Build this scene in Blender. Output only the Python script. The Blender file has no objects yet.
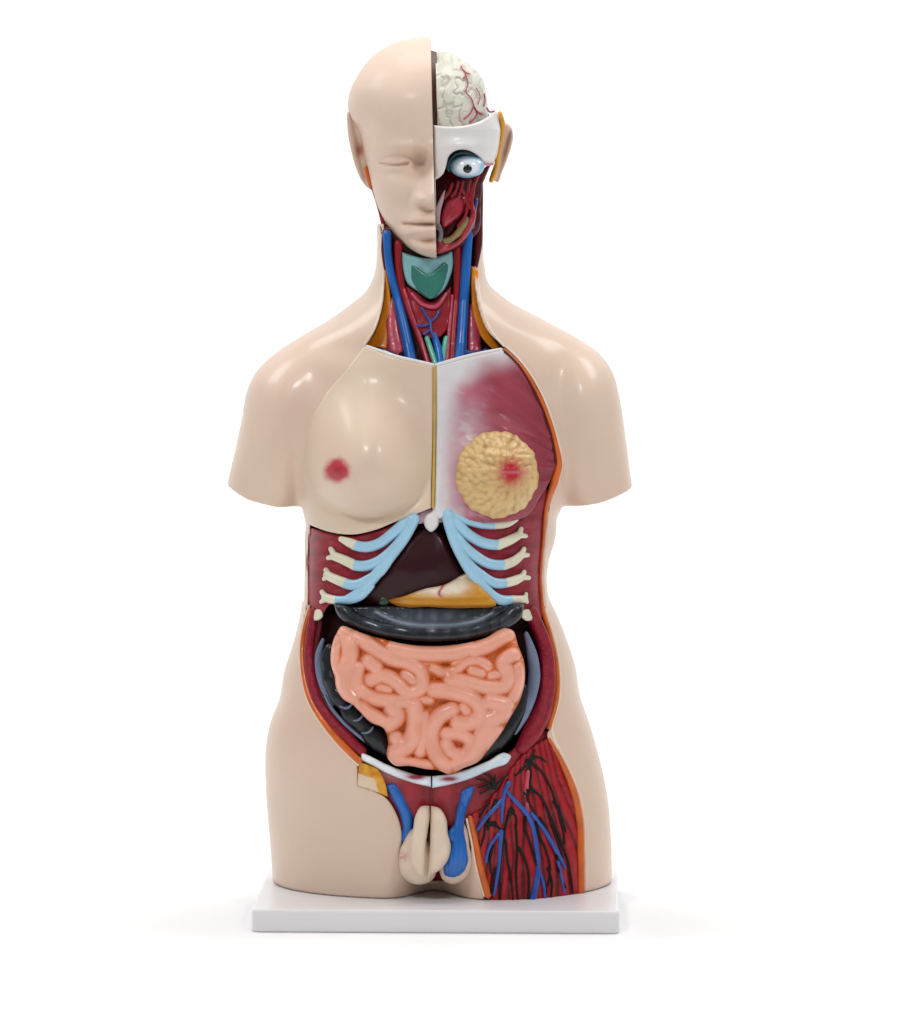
import bpy, bmesh, math, random
import numpy as np
from mathutils import Vector
from mathutils.geometry import delaunay_2d_cdt
random.seed(7); rng = np.random.default_rng(7)
S = bpy.context.scene
COL = S.collection
# ------------------------------------------------------------------ units
# author units are millimetres; (px, py) = outline traced on the photo, d = mm towards the camera
DC, CX, HY, ZC = 4500.0, 458.5, 108.0, 802.7
CD = -50.0                                   # depth of the body's widest plane
def W(px, py, d):
    px = np.asarray(px, float); py = np.asarray(py, float); d = np.asarray(d, float) + 0*px
    f = (DC - d)/DC
    return np.stack([(px-CX)*f, -d, ZC-(py-HY)*f], -1)*0.001
def ref(px, py, d):                          # to the px grid of the plane d = CD
    k = (DC-d)/(DC-CD)
    return CX+(px-CX)*k, HY+(py-HY)*k
def srgb(h):
    c = [int(h[i:i+2], 16)/255 for i in (0, 2, 4)]
    return tuple(v/12.92 if v <= .04045 else ((v+.055)/1.055)**2.4 for v in c)
# ------------------------------------------------------------------ curves & fields
def cr(pts, closed=False, step=1.5):
    """smooth curve through points; a 3rd item 's' marks a corner"""
    P = [np.array(p[:2], float) for p in pts]; sh = [len(p) > 2 for p in pts]; n = len(P)
    out = []
    segs = n if closed else n-1
    for i in range(segs):
        a, b = P[i], P[(i+1) % n]
        L = np.linalg.norm(b-a)+1e-9
        def tan(j):
            if sh[j] or (not closed and (j == 0 or j == n-1)): return None
            p, q, r = P[(j-1) % n], P[j], P[(j+1) % n]
            l1 = np.linalg.norm(q-p)+1e-9; l2 = np.linalg.norm(r-q)+1e-9
            return ((q-p)/l1*l2+(r-q)/l2*l1)/(l1+l2)
        ta, tb = tan(i), tan((i+1) % n)
        ch = (b-a)/L
        if ta is None: ta = ch if tb is None else 1.5*ch-.5*tb
        if tb is None: tb = 1.5*ch-.5*ta
        m = max(2, int(L/step)+1)
        t = np.arange(m)/m
        t = t[:, None]
        out.append((2*t**3-3*t*t+1)*a+(t**3-2*t*t+t)*L*ta+(-2*t**3+3*t*t)*b+(t**3-t*t)*L*tb)
    if not closed: out.append(P[-1][None])
    return np.concatenate(out)
def poly(pts, step=1.5): return cr(pts, True, step)
def segdist(q, A, closed=True, ret=False):
    """distance of points q (n,2) to polyline A"""
    B = np.roll(A, -1, 0) if closed else A[1:]
    A0 = A if closed else A[:-1]
    best = np.full(len(q), 1e9); par = np.zeros(len(q))
    for k, (a, b) in enumerate(zip(A0, B)):
        ab = b-a; t = np.clip(((q-a)@ab)/(ab@ab+1e-12), 0, 1)
        dd = ((q-(a+t[:, None]*ab))**2).sum(1)
        m = dd < best
        best[m] = dd[m]; par[m] = k+t[m]
    best = np.sqrt(best)
    return (best, par/max(1, len(A0))) if ret else best
def inside(q, A):
    x, y = q[:, 0], q[:, 1]; c = np.zeros(len(q), bool)
    B = np.roll(A, -1, 0)
    for (x1, y1), (x2, y2) in zip(A, B):
        if y1 == y2: continue
        c ^= ((y1 > y) != (y2 > y)) & (x < (x2-x1)*(y-y1)/(y2-y1)+x1)
    return c
def sdf_poly(q, A):
    d = segdist(q, A); return np.where(inside(q, A), d, -d)
def sm(a, b, x):
    t = np.clip((x-a)/(b-a), 0, 1); return t*t*(3-2*t)
def G(px, py, cx, cy, sx, sy=None):
    sy = sy or sx
    return np.exp(-.5*(((px-cx)/sx)**2+((py-cy)/sy)**2))
class NoiseF:
    def __init__(s, seed, n=256):
        s.g = np.random.default_rng(seed).random((n, n)); s.n = n
    def __call__(s, x, y, sc, octv=3):
        v = 0; a = 1; t = 0
        for o in range(octv):
            u = x/sc*2**o+17*o; w = y/sc*2**o+31*o
            i = np.floor(u).astype(int); j = np.floor(w).astype(int)
            fu = u-i; fw = w-j; fu = fu*fu*(3-2*fu); fw = fw*fw*(3-2*fw); n = s.n
            g = s.g
            v = v+a*((g[i % n, j % n]*(1-fu)+g[(i+1) % n, j % n]*fu)*(1-fw)+(g[i % n, (j+1) % n]*(1-fu)+g[(i+1) % n, (j+1) % n]*fu)*fw)
            t += a; a *= .5
        return v/t*2-1
NZ = NoiseF(3)
# ------------------------------------------------------------------ materials
def mat(name, color, rough=.35, coat=.25, var=.06, vs=25, bump=.0, bs=200, attr=False, spec=.5, sss=0, tint=None):
    m = bpy.data.materials.new(name); m.use_nodes = True
    nt = m.node_tree; b = nt.nodes['Principled BSDF']; L = nt.links
    tc = nt.nodes.new('ShaderNodeTexCoord')
    n1 = nt.nodes.new('ShaderNodeTexNoise'); n1.inputs['Scale'].default_value = vs; n1.inputs['Detail'].default_value = 5
    L.new(tc.outputs['Object'], n1.inputs['Vector'])
    hs = nt.nodes.new('ShaderNodeHueSaturation')
    mr = nt.nodes.new('ShaderNodeMapRange'); mr.inputs[1].default_value = .3; mr.inputs[2].default_value = .7
    mr.inputs[3].default_value = 1-var; mr.inputs[4].default_value = 1+var
    L.new(n1.outputs['Fac'], mr.inputs[0]); L.new(mr.outputs[0], hs.inputs['Value'])
    if attr:
        at = nt.nodes.new('ShaderNodeAttribute'); at.attribute_name = 'Col'; L.new(at.outputs['Color'], hs.inputs['Color'])
    else:
        hs.inputs['Color'].default_value = (*(srgb(color) if isinstance(color, str) else color), 1)
    if tint:
        n5 = nt.nodes.new('ShaderNodeTexNoise'); n5.inputs['Scale'].default_value = 6.5; n5.inputs['Detail'].default_value = 2
        L.new(tc.outputs['Object'], n5.inputs['Vector'])
        m5 = nt.nodes.new('ShaderNodeMapRange'); m5.inputs[1].default_value = .45; m5.inputs[2].default_value = .75; m5.inputs[4].default_value = .5
        L.new(n5.outputs['Fac'], m5.inputs[0])
        mx = nt.nodes.new('ShaderNodeMixRGB'); mx.inputs[2].default_value = (*srgb(tint), 1)
        L.new(m5.outputs[0], mx.inputs[0]); L.new(hs.outputs[0], mx.inputs[1]); L.new(mx.outputs[0], b.inputs['Base Color'])
    else: L.new(hs.outputs[0], b.inputs['Base Color'])
    n2 = nt.nodes.new('ShaderNodeTexNoise'); n2.inputs['Scale'].default_value = 60
    L.new(tc.outputs['Object'], n2.inputs['Vector'])
    r2 = nt.nodes.new('ShaderNodeMapRange'); r2.inputs[3].default_value = rough*.8; r2.inputs[4].default_value = rough*1.25
    L.new(n2.outputs['Fac'], r2.inputs[0]); L.new(r2.outputs[0], b.inputs['Roughness'])
    b.inputs['Coat Weight'].default_value = coat; b.inputs['Coat Roughness'].default_value = .12
    b.inputs['Specular IOR Level'].default_value = spec
    if sss:
        b.inputs['Subsurface Weight'].default_value = sss
        b.inputs['Subsurface Radius'].default_value = (1, .5, .3); b.inputs['Subsurface Scale'].default_value = .004
    if bump:
        n3 = nt.nodes.new('ShaderNodeTexNoise'); n3.inputs['Scale'].default_value = bs; n3.inputs['Detail'].default_value = 3
        L.new(tc.outputs['Object'], n3.inputs['Vector'])
        bp = nt.nodes.new('ShaderNodeBump'); bp.inputs['Strength'].default_value = bump; bp.inputs['Distance'].default_value = .001
        L.new(n3.outputs['Fac'], bp.inputs['Height']); L.new(bp.outputs[0], b.inputs['Normal'])
        if coat: L.new(bp.outputs[0], b.inputs['Coat Normal'])
    return m
M = dict(
 skin=mat('painted_skin', 'D8BFAB', .38, .2, .03, 9, .04, 60, spec=.35, tint='D9B4A4'),
 neckfat=mat('neck_fat', 'EC8A10', .35, .2, .15, 60, .3, 200),
 yfat=mat('fat_yellow', 'DB9A1E', .35, .3, .2, 80, .3, 200),
 panel=mat('breast_skin', 'D9BFAE', .40, .18, .02, 9, .04, 60, attr=True, spec=.3),
 face=mat('face_skin', 'D6BCAA', .5, .08, .02, 12, .04, 60, attr=True, spec=.3),
 inner=mat('cavity_red', '24060A', .6, 0, .2, 30, .3, 150, spec=.12),
 fat=mat('fat_orange', 'CC5E08', .35, .3, .18, 60, .35, 260),
 wall=mat('wall_red', '8A0F28', .42, .12, .3, 160, .9, 480, spec=.3),
 cream=mat('cream_edge', 'E6D2BE', .35, .2, .04, 30),
 red=mat('muscle_red', '8A1420', .34, .2, .18, 40, .2, 160, spec=.3),
 dred=mat('muscle_dark', '4E0712', .36, .15, .2, 50, .3, 160, spec=.25),
 attr=mat('painted', 'ffffff', .34, .14, .05, 60, .12, 160, attr=True, spec=.28),
 mattr=mat('painted_matt', 'ffffff', .5, .1, .05, 60, .15, 160, attr=True),
 colonp=mat('colon_paint', 'ffffff', .3, .3, .2, 45, .3, 90, attr=True, spec=.4),
 dblue=mat('thigh_vein_blue', '1C4CA0', .32, .2, .25, 70, .2, 200),
 gut=mat('gut_paint', 'ffffff', .34, .35, .05, 60, .1, 120, attr=True, spec=.35),
 blue=mat('vein_blue', '0A60B4', .3, .22, .12, 50, .15, 200),
 artery=mat('artery_red', '900612', .3, .22, .12, 50, .15, 200),
 pink=mat('pink_muscle', 'BC4058', .35, .35, .2, 80, .4, 220),
 cart=mat('cartilage_blue', '9CC8E0', .35, .25, .05, 40, .1, 120),
 bone=mat('bone_cream', 'DAD6BE', .42, .15, .06, 50, .15, 150),
 white=mat('bone_white', 'DCD8D6', .38, .2, .03, 40, .08, 100),
 teal=mat('larynx_green', '2C7468', .3, .4, .15, 50, .2, 150),
 lteal=mat('larynx_pale', '7FB2B8', .3, .4, .15, 60, .2, 150),
 trach=mat('trachea_green', '5FB69C', .32, .3, .1, 60),
 nerve=mat('nerve_dark', '0A110C', .4, .08, .1, 50, spec=.2),
 liver=mat('liver_brown', '2E0C12', .34, .12, .2, 18, .12, 50, spec=.2),
 colon=mat('colon_slate', '15191F', .32, .25, .3, 40, .3, 90, spec=.3),
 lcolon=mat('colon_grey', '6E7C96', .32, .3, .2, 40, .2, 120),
 black=mat('pupil_black', '050505', .2, .5, 0, 10),
 iris=mat('iris_blue', '2E4A5C', .2, .5, .1, 90),
 vessel=mat('brain_vessel', 'A8344C', .45, .1, .1, 50),
 plate=mat('plate_plastic', 'DFDDDF', .32, .15, .015, 12, .05, 120),
 yellow=mat('yellow_line', 'C6A24E', .4, .2, .1, 60),
 back=mat('backdrop_paper', 'EBEBEB', .9, 0, 0, 5, spec=.1),
)
# ------------------------------------------------------------------ mesh makers
def link(name, verts, faces, material, parent=None, cols=None, smooth=True):
    me = bpy.data.meshes.new(name)
    verts = np.asarray(verts, float)
    me.from_pydata(verts.tolist(), [], faces if isinstance(faces, list) else faces.tolist())
    me.validate()
    if material != 'back':
        bm_ = bmesh.new(); bm_.from_mesh(me); bmesh.ops.recalc_face_normals(bm_, faces=bm_.faces); bm_.to_mesh(me); bm_.free()
    me.update()
    ms = material if isinstance(material, (list, tuple)) else [material]
    for m in ms: me.materials.append(M[m] if isinstance(m, str) else m)
    if smooth: me.polygons.foreach_set('use_smooth', [True]*len(me.polygons))
    if cols is not None:
        a = me.color_attributes.new('Col', 'FLOAT_COLOR', 'POINT')
        c = np.ones((len(verts), 4)); c[:, :3] = cols
        a.data.foreach_set('color', c.ravel())
    o = bpy.data.objects.new(name, me); COL.objects.link(o)
    if parent is not None:
        o.parent = parent
    return o
def relief(name, pts, dfn, material, parent, thick=6, res=1.6, er=2.0, cfn=None, smoothpoly=True):
    """solid slab: traced outline, front surface dfn(px,py), rounded edge, real thickness"""
    A = poly(pts, res) if smoothpoly else np.asarray(pts, float)
    lo, hi = A.min(0), A.max(0)
    gx, gy = np.meshgrid(np.arange(lo[0], hi[0], res), np.arange(lo[1], hi[1], res*.866))
    gx = gx+(np.arange(gx.shape[0]) % 2)[:, None]*res*.5
    q = np.stack([gx.ravel(), gy.ravel()], 1)
    s = sdf_poly(q, A); q = q[s > res*.45]
    n = len(A)
    allp = np.concatenate([A, q])
    r = delaunay_2d_cdt([Vector(p) for p in allp], [], [list(range(n))], 1, 1e-4)
    V = np.array([v[:] for v in r[0]]); F = [list(f) for f in r[2]]
    s = np.maximum(segdist(V, A), 0)
    d = dfn(V[:, 0], V[:, 1])+0*V[:, 0]
    if er: d = d-er*(1-np.sqrt(np.clip(1-(1-np.minimum(s/er, 1))**2, 0, 1)))
    f0 = np.array(F)
    a = V[f0[:, 1]]-V[f0[:, 0]]; b = V[f0[:, 2]]-V[f0[:, 0]]
    cross = a[:, 0]*b[:, 1]-a[:, 1]*b[:, 0]
    # y is down on the photo: front facing = negative cross
    f0 = np.where((cross > 0)[:, None], f0[:, ::-1], f0)
    e = {}
    for t in f0:
        for i in range(3):
            e[(t[i], t[(i+1) % 3])] = 1
    bd = [(a_, b_) for (a_, b_) in e if (b_, a_) not in e]
    m = len(V)
    front = W(V[:, 0], V[:, 1], d); backv = W(V[:, 0], V[:, 1], d-thick)
    faces = f0.tolist()+(f0[:, ::-1]+m).tolist()+[[b_, a_, a_+m, b_+m] for a_, b_ in bd]
    cols = None
    if cfn is not None:
        c = cfn(V[:, 0], V[:, 1]); cols = np.concatenate([c, c])
    o = link(name, np.concatenate([front, backv]), faces, material, parent, cols)
    return o
def tube(name, pts, r, material, parent, d=None, off=0, flat=1., seg=12, step=1.5, cfn=None):
    """pts (px,py) or (px,py,d); r scalar or one per point; d = depth function"""
    P = np.array([p[:2] for p in pts], float)
    c = cr([tuple(p) for p in P], False, step)
    # parameter for interpolation
    key = [0]
    for i in range(1, len(P)): key.append(key[-1]+np.linalg.norm(P[i]-P[i-1]))
    key = np.array(key)/key[-1]
    L = np.concatenate([[0], np.cumsum(np.linalg.norm(np.diff(c, axis=0), axis=1))]); L /= L[-1]
    rr = np.interp(L, key, r) if np.ndim(r) else np.full(len(L), float(r))
    if d is None: dd = np.interp(L, key, [p[2] for p in pts])
    else: dd = d(c[:, 0], c[:, 1])
    dd = dd+off
    Wp = W(c[:, 0], c[:, 1], dd)
    T = np.gradient(Wp, axis=0); T /= np.linalg.norm(T, axis=1)[:, None]+1e-12
    up = np.array([0, -1., 0])
    side = np.cross(T, up); side /= np.linalg.norm(side, axis=1)[:, None]+1e-12
    nn = np.cross(side, T)
    rings = []; cen = []
    rm = rr*.001
    for k in (80, 55, 28):                               # rounded start
        a = math.radians(k); rings.append((Wp[0]-T[0]*rm[0]*math.sin(a), side[0], nn[0], rm[0]*math.cos(a)))
    for i in range(len(Wp)): rings.append((Wp[i], side[i], nn[i], rm[i]))
    for k in (28, 55, 80):
        a = math.radians(k); rings.append((Wp[-1]+T[-1]*rm[-1]*math.sin(a), side[-1], nn[-1], rm[-1]*math.cos(a)))
    V = []
    for (p, s_, n_, q) in rings:
        for j in range(seg):
            a = 2*math.pi*j/seg
            V.append(p+s_*q*math.cos(a)+n_*q*flat*math.sin(a))
    F = []
    for i in range(len(rings)-1):
        for j in range(seg):
            F.append([i*seg+j, i*seg+(j+1) % seg, (i+1)*seg+(j+1) % seg, (i+1)*seg+j])
    F.append(list(range(seg))[::-1]); F.append([len(V)-seg+j for j in range(seg)])
    V = np.array(V)
    cols = None
    if cfn is not None:
        dproj = -V[:, 1]*1000; f = (DC-dproj)/DC
        cols = cfn(V[:, 0]*1000/f+CX, HY+(ZC-V[:, 2]*1000)/f)
    return link(name, V, F, material, parent, cols)
def join(objs, name):
    """merge several meshes of one part into the first one (no bpy.ops)"""
    base = objs[0]; vs = []; fs = []; cs = []; hascol = bool(base.data.color_attributes)
    for o in objs:
        k = len(vs); vs += [v.co[:] for v in o.data.vertices]
        fs += [[i+k for i in p.vertices] for p in o.data.polygons]
        if hascol:
            a = np.empty(len(o.data.vertices)*4); o.data.color_attributes['Col'].data.foreach_get('color', a); cs.append(a.reshape(-1, 4)[:, :3])
    m = base.data.materials[0]; par = base.parent
    for o in objs: bpy.data.objects.remove(o)
    return link(name, vs, fs, m, par, np.concatenate(cs) if hascol else None)
def strokes_h(px, py, st, k=1.5):
    """molded ridge height of a set of strokes (pts, r)"""
    q = np.stack([px, py], 1); h = np.zeros(len(px))
    for pts, r in st:
        c = cr(pts, False, 2.5)
        dist = segdist(q, c, False)
        hh = np.sqrt(np.clip(r*r-np.minimum(dist, r)**2, 0, None))
        h = np.maximum(h, hh)
    return h
# ------------------------------------------------------------------ body field
OUT = [(377,90,'s'),(377,225),(377,250),(374,275),(366,291),(352,303),(330,319),(300,337),(272,356),(256,372),(247,391),(242,418),(236,447),(230,472),(216,540),(206,580,'s'),
 (298,585,'s'),(299,545),(302,514),(304.3,518),(304.5,540),(304,580),(301,610),(294,640),(284,672),(279,700),(271,720),(267,738),(266,790),(269,830),(272,868),(272,1180,'s'),
 (612,1180,'s'),(612,880),(611,840),(608,800),(600,760),(590,725),(580,695),(575,665),(567,640),(558,617),(549,597),(547,580),(549,560),(555,540),(560,512),(563.5,508),(568,540),(570,585,'s'),(655,580,'s'),(641,530),
 (631,478),(626,440),(620,400),(612,371),(600,354),(580,340),(540,318),(506,299),(488,282),(484,262),(483,225),(483,90,'s')]
AO = poly(OUT, 2)
GX0, GX1, GY0, GY1 = 198, 662, 80, 1192
nx, ny = GX1-GX0+1, GY1-GY0+1
gx, gy = np.meshgrid(np.arange(GX0, GX1+1), np.arange(GY0, GY1+1))
def up2(u, shape):
    yy = np.linspace(0, u.shape[0]-1, shape[0]); xx = np.linspace(0, u.shape[1]-1, shape[1])
    i = np.minimum(yy.astype(int), u.shape[0]-2); j = np.minimum(xx.astype(int), u.shape[1]-2)
    fy = (yy-i)[:, None]; fx = (xx-j)[None]
    return (u[i][:, j]*(1-fx)+u[i][:, j+1]*fx)*(1-fy)+(u[i+1][:, j]*(1-fx)+u[i+1][:, j+1]*fx)*fy
def sdgrid(x0, x1, y0, y1, A, st=3):
    nx_, ny_ = x1-x0+1, y1-y0+1
    a, b = np.meshgrid(np.linspace(x0, x1, nx_//st+1), np.linspace(y0, y1, ny_//st+1))
    return up2(sdf_poly(np.stack([a.ravel(), b.ravel()], 1), A).reshape(a.shape), (ny_, nx_))
SD = sdgrid(GX0, GX1, GY0, GY1, AO)
def poisson(mask, u, h, it):
    for k in range(it):
        a = .25*(np.roll(u, 1, 0)+np.roll(u, -1, 0)+np.roll(u, 1, 1)+np.roll(u, -1, 1)+2*h*h)
        u = np.where(mask, u+1.0*(a-u), 0)
    return u
msk = SD > 0
# open at neck top and bottom (mirror-ish): reduce end effects by letting outline extend past the cuts
m8 = msk[::8, ::8]; u = poisson(m8, np.zeros(m8.shape), 8., 900)
m4 = msk[::4, ::4]; u = poisson(m4, up2(u, m4.shape), 4., 300)
m2 = msk[::2, ::2]; u = poisson(m2, up2(u, m2.shape), 2., 200)
u = poisson(msk, up2(u, msk.shape), 1., 120)
q = np.where(SD > 3, u/np.maximum(SD, 3), 0); w = (SD > 3).astype(float)
for k in range(40):                                      # extend the ratio past the outline
    qs = q*w; a = sum(np.roll(qs, s, ax) for s in (1, -1) for ax in (0, 1)); b = sum(np.roll(w, s, ax) for s in (1, -1) for ax in (0, 1))
    new = (w == 0) & (b > 0)
    q = np.where(new, a/np.maximum(b, 1e-9), q); w = np.where(new, 1., w)
qb = q.copy()
for k in range(12): qb = .2*(qb+np.roll(qb, 1, 0)+np.roll(qb, -1, 0)+np.roll(qb, 1, 1)+np.roll(qb, -1, 1))
q = np.where(SD < 6, qb, q)
U = q*SD
armw = sm(115, 165, np.abs(gx-432.))*sm(560, 500, gy.astype(float))
kf = np.interp(gy, [200, 300, 340, 380, 440, 520, 600, 680, 760, 830, 940], [1.0, 1.0, .92, .80, .74, .86, .98, .92, .84, .80, .80])
def smooth1(a, n=22):
    k_ = np.exp(-.5*(np.arange(-3*n, 3*n+1)/n)**2); k_ /= k_.sum(); c_ = np.pad(a[:, 0], 3*n, mode='edge')
    return np.convolve(c_, k_, 'valid')[:, None]+0*a
kf = smooth1(kf+0.*gx)
kf = kf*(1-armw)+np.maximum(kf, .92)*armw
kb = np.interp(gy, [200, 300, 400, 520, 600, 760, 940], [1.0, .8, .55, .6, .6, .5, .45])
FR = kf*np.sqrt(np.maximum(U, 0))                        # front half depth
FR = FR*(1-.0)
SAT = 150.
FR = FR-22*G(gx, gy, 436, 950, 16, 70)*(SD > 0)-62*G(gx, gy, 434, 915, 19, 38)
FR = FR-13*G(gx, gy, 299, 500, 7, 42)-9*G(gx, gy, 564, 500, 7, 40)      # arm creases
FR = FR-6*G(gx, gy, 345, 345, 30, 9)*sm(320, 345, 345.)*.6
FR = FR-5*G(gx, gy, 322, 372, 14, 22)-5*G(gx, gy, 558, 372, 10, 28)+3*G(gx, gy, 290, 385, 20, 20)+3*G(gx, gy, 590, 385, 16, 20)
FR = FR+12*G(gx, gy, 535, 900, 42, 60)
FR = np.maximum(FR, 0)
def samp(A, x, y, x0=GX0, y0=GY0):
    x = np.clip(np.asarray(x, float)-x0, 0, A.shape[1]-1.001); y = np.clip(np.asarray(y, float)-y0, 0, A.shape[0]-1.001)
    i = y.astype(int); j = x.astype(int); fy = y-i; fx = x-j
    return (A[i, j]*(1-fx)+A[i, j+1]*fx)*(1-fy)+(A[i+1, j]*(1-fx)+A[i+1, j+1]*fx)*fy
def SURF(px, py):
    px = np.asarray(px, float); py = np.asarray(py, float)
    d = np.zeros(np.broadcast(px, py).shape)
    for k in range(5):
        a, b = ref(px, py, d); d = CD+samp(FR, a, b)
    return d
def under(off): return lambda x, y: SURF(x, y)+off
# opening cut into the skin
OPEN = [(384,190,'s'),(384,240),(385,280),(382,308),(376,328),(365,347,'s'),(348,373),(326,400),(312,430),(308,470),(309,500),(311,525,'s'),(308,560),(309,598),(306,615),(302,640),(303,672),(310,702),(325,727),(343,748),(358,763,'s'),
 (358,786,'s'),(385,797),(397,815),(402,838),(400,856),(403,868),(420,878),(448,879),(464,870),(470,854),(471.5,836,'s'),(476,858),(482,885),(487,925,'s'),(583,925,'s'),(582,850),(580,820),(572,790),(562,765),(553,748),(546,735,'s'),(550,728),(556,702),(557,672),(552,640),(544,612),(541,580),(544,540),(549,503),(555,482),(560,466),(557,442),(549,415),(536,385),(520,362),(504,347),(487,330),(479,310),(475,288),(475,240),(476,190,'s')]
AP = poly(OPEN, 2)
PS = sdgrid(280, 600, 180, 930, AP, 2)
def pocket(px, py): return samp(PS, px, py, 280, 180)
def pdepth(py): return np.interp(py, [200, 330, 360, 500, 540, 600, 700, 760, 790, 900], [26, 26, 24, 24, 45, 60, 60, 50, 26, 24])
def NF(y): return np.interp(y, [180, 230, 300, 345, 370], [-12, -10, -4, 10, 22])
ZT = 22.0                                                # top of the base plate, mm
def surface_nets(F, o, h):
    ins = F > 0
    c = [ins[a:ins.shape[0]-1+a, b:ins.shape[1]-1+b, e:ins.shape[2]-1+e] for a in (0, 1) for b in (0, 1) for e in (0, 1)]
    s = sum(x.astype(np.int8) for x in c); act = (s > 0) & (s < 8)
    I = np.argwhere(act); idx = -np.ones(act.shape, np.int64); idx[act] = np.arange(len(I))
    acc = np.zeros((len(I), 3)); cnt = np.zeros(len(I))
    cor = [(a, b, e) for a in (0, 1) for b in (0, 1) for e in (0, 1)]
    val = {k: F[I[:, 0]+k[0], I[:, 1]+k[1], I[:, 2]+k[2]] for k in cor}
    for k in cor:
        for ax in range(3):
            if k[ax]: continue
            k2 = list(k); k2[ax] = 1; k2 = tuple(k2)
            a, b = val[k], val[k2]; m = (a > 0) != (b > 0)
            t = np.where(m, a/np.where(m, a-b, 1), 0)
            p = np.tile(np.array(k, float), (len(I), 1)); p[:, ax] += t
            acc[m] += p[m]; cnt[m] += 1
    V = (I+acc/cnt[:, None])*h+o
    faces = []
    for ax in range(3):
        a1, a2 = [(1, 2), (2, 0), (0, 1)][ax]
        sl0 = [slice(1, -1)]*3; sl1 = [slice(1, -1)]*3
        sl0[ax] = slice(0, -1); sl1[ax] = slice(1, None)
        A = ins[tuple(sl0)]; B = ins[tuple(sl1)]
        E = np.argwhere(A != B); fl = A[tuple(E.T)]
        E = E+1; E[:, ax] -= 1
        def cell(d1, d2):
            c_ = E.copy(); c_[:, a1] -= d1; c_[:, a2] -= d2; return idx[tuple(c_.T)]
        Q = np.stack([cell(0, 0), cell(1, 0), cell(1, 1), cell(0, 1)], 1)
        Q = np.where(fl[:, None], Q, Q[:, ::-1]); faces.append(Q)
    return V, np.concatenate(faces)
def build_body(root):
    h = 2.0
    # world mm on the CD plane: X = (u-CX)*f, Z = ZC-(v-HY)*f
    f = (DC-CD)/DC
    us = np.arange(216, 646, h/f); vs = np.arange(212, 922, h/f); ds = np.arange(-150, 112, h)
    uu, vv = np.meshgrid(us, vs, indexing='ij')
    fr = samp(FR, uu, vv); Ur = samp(U, uu, vv); kbv = samp(kb, uu, vv); kfv = samp(kf, uu, vv)
    sd = samp(SD, uu, vv)
    gr = np.abs(np.gradient(Ur, h, axis=0)), np.abs(np.gradient(Ur, h, axis=1))
    gU = np.sqrt(gr[0]**2+gr[1]**2)
    F = np.empty((len(us), len(vs), len(ds)), np.float32)
    Zmm = ZC-(vv-HY)*f
    for k, d in enumerate(ds):
        t = d-CD
        if t >= 0: e = np.where(Ur > 0, fr*fr, kfv**2*Ur)-t*t; g = kfv**2*gU
        else: e = kbv**2*Ur-t*t; g = kbv**2*gU
        phi = e/np.sqrt(g*g+4*t*t+9)
        ff = (DC-d)/DC; ppx = CX+(uu-CX)*f/ff; ppy = HY+(vv-HY)*f/ff
        # cuts: base, neck top, arm ends
        phi = np.minimum(phi, Zmm-ZT-.3)
        phi = np.minimum(phi, (ppy-224))
        # arm ends: tilted planes (the lower rim of each stump)
        la = uu < 304; ra = uu > 562
        bl = np.interp(uu, [200, 227, 250, 280, 305], [478, 487, 497.5, 503.5, 504.5])
        br = np.interp(uu, [560, 600, 633, 660], [506.5, 500, 489.5, 478])
        cutv = np.where(la, bl, np.where(ra, br, 9999))
        tilt = (d-CD)*.04-3.5
        phi = np.where(la | ra, np.minimum(phi, np.where(vv < 600, (cutv+tilt-vv)*.95, 99)), phi)
        ps = pocket(ppx, ppy); fl = d-np.where(ppy < 352, np.minimum(NF(ppy)-24, CD+fr-8), CD+fr-pdepth(ppy))
        phi = np.minimum(phi, -np.minimum(ps, fl))
        F[:, :, k] = phi
    o = np.array([0, 0, 0.])
    V, Q = surface_nets(F, np.zeros(3), 1.0)
    u_ = us[0]+V[:, 0]*(us[1]-us[0]); v_ = vs[0]+V[:, 1]*(vs[1]-vs[0]); d_ = ds[0]+V[:, 2]*h
    P = np.stack([(u_-CX)*f, -d_, ZC-(v_-HY)*f], 1)*.001
    # light laplacian smoothing away from the crisp cuts
    nb = np.concatenate([Q[:, [0, 1]], Q[:, [1, 2]], Q[:, [2, 3]], Q[:, [3, 0]]])
    for it in range(4):
        s_ = np.zeros_like(P); c_ = np.zeros(len(P))
        np.add.at(s_, nb[:, 0], P[nb[:, 1]]); np.add.at(c_, nb[:, 0], 1)
        np.add.at(s_, nb[:, 1], P[nb[:, 0]]); np.add.at(c_, nb[:, 1], 1)
        w_ = .5 if it % 2 == 0 else -.52
        P = P+(s_/np.maximum(c_, 1)[:, None]-P)*w_
    o = link('torso_skin', P, Q, ['skin', 'inner'], root)
    me = o.data
    cen = np.empty(len(me.polygons)*3); me.polygons.foreach_get('center', cen); cen = cen.reshape(-1, 3)*1000
    d = -cen[:, 1]; ff = (DC-d)/DC; px = CX+cen[:, 0]/ff; py = HY+(ZC-cen[:, 2])/ff
    a, b = ref(px, py, d)
    mi = ((pocket(px, py) > -1.2) & (d < CD+samp(FR, a, b)-5.5) & (d > CD)).astype(int)
    me.polygons.foreach_set('material_index', mi)
    return o
# ------------------------------------------------------------------ the model
root = bpy.data.objects.new('anatomical_torso', None); COL.objects.link(root)
root['label'] = 'glossy anatomical torso with half its face and chest opened, on a white base plate'
root['category'] = 'anatomical model'
body = build_body(root)
# torso outlines in colour functions
def C3(*stops):
    return [np.array(srgb(s)) for s in stops]
def mixc(a, b, t): return a[None]*(1-t[:, None])+b[None]*t[:, None]
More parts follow.
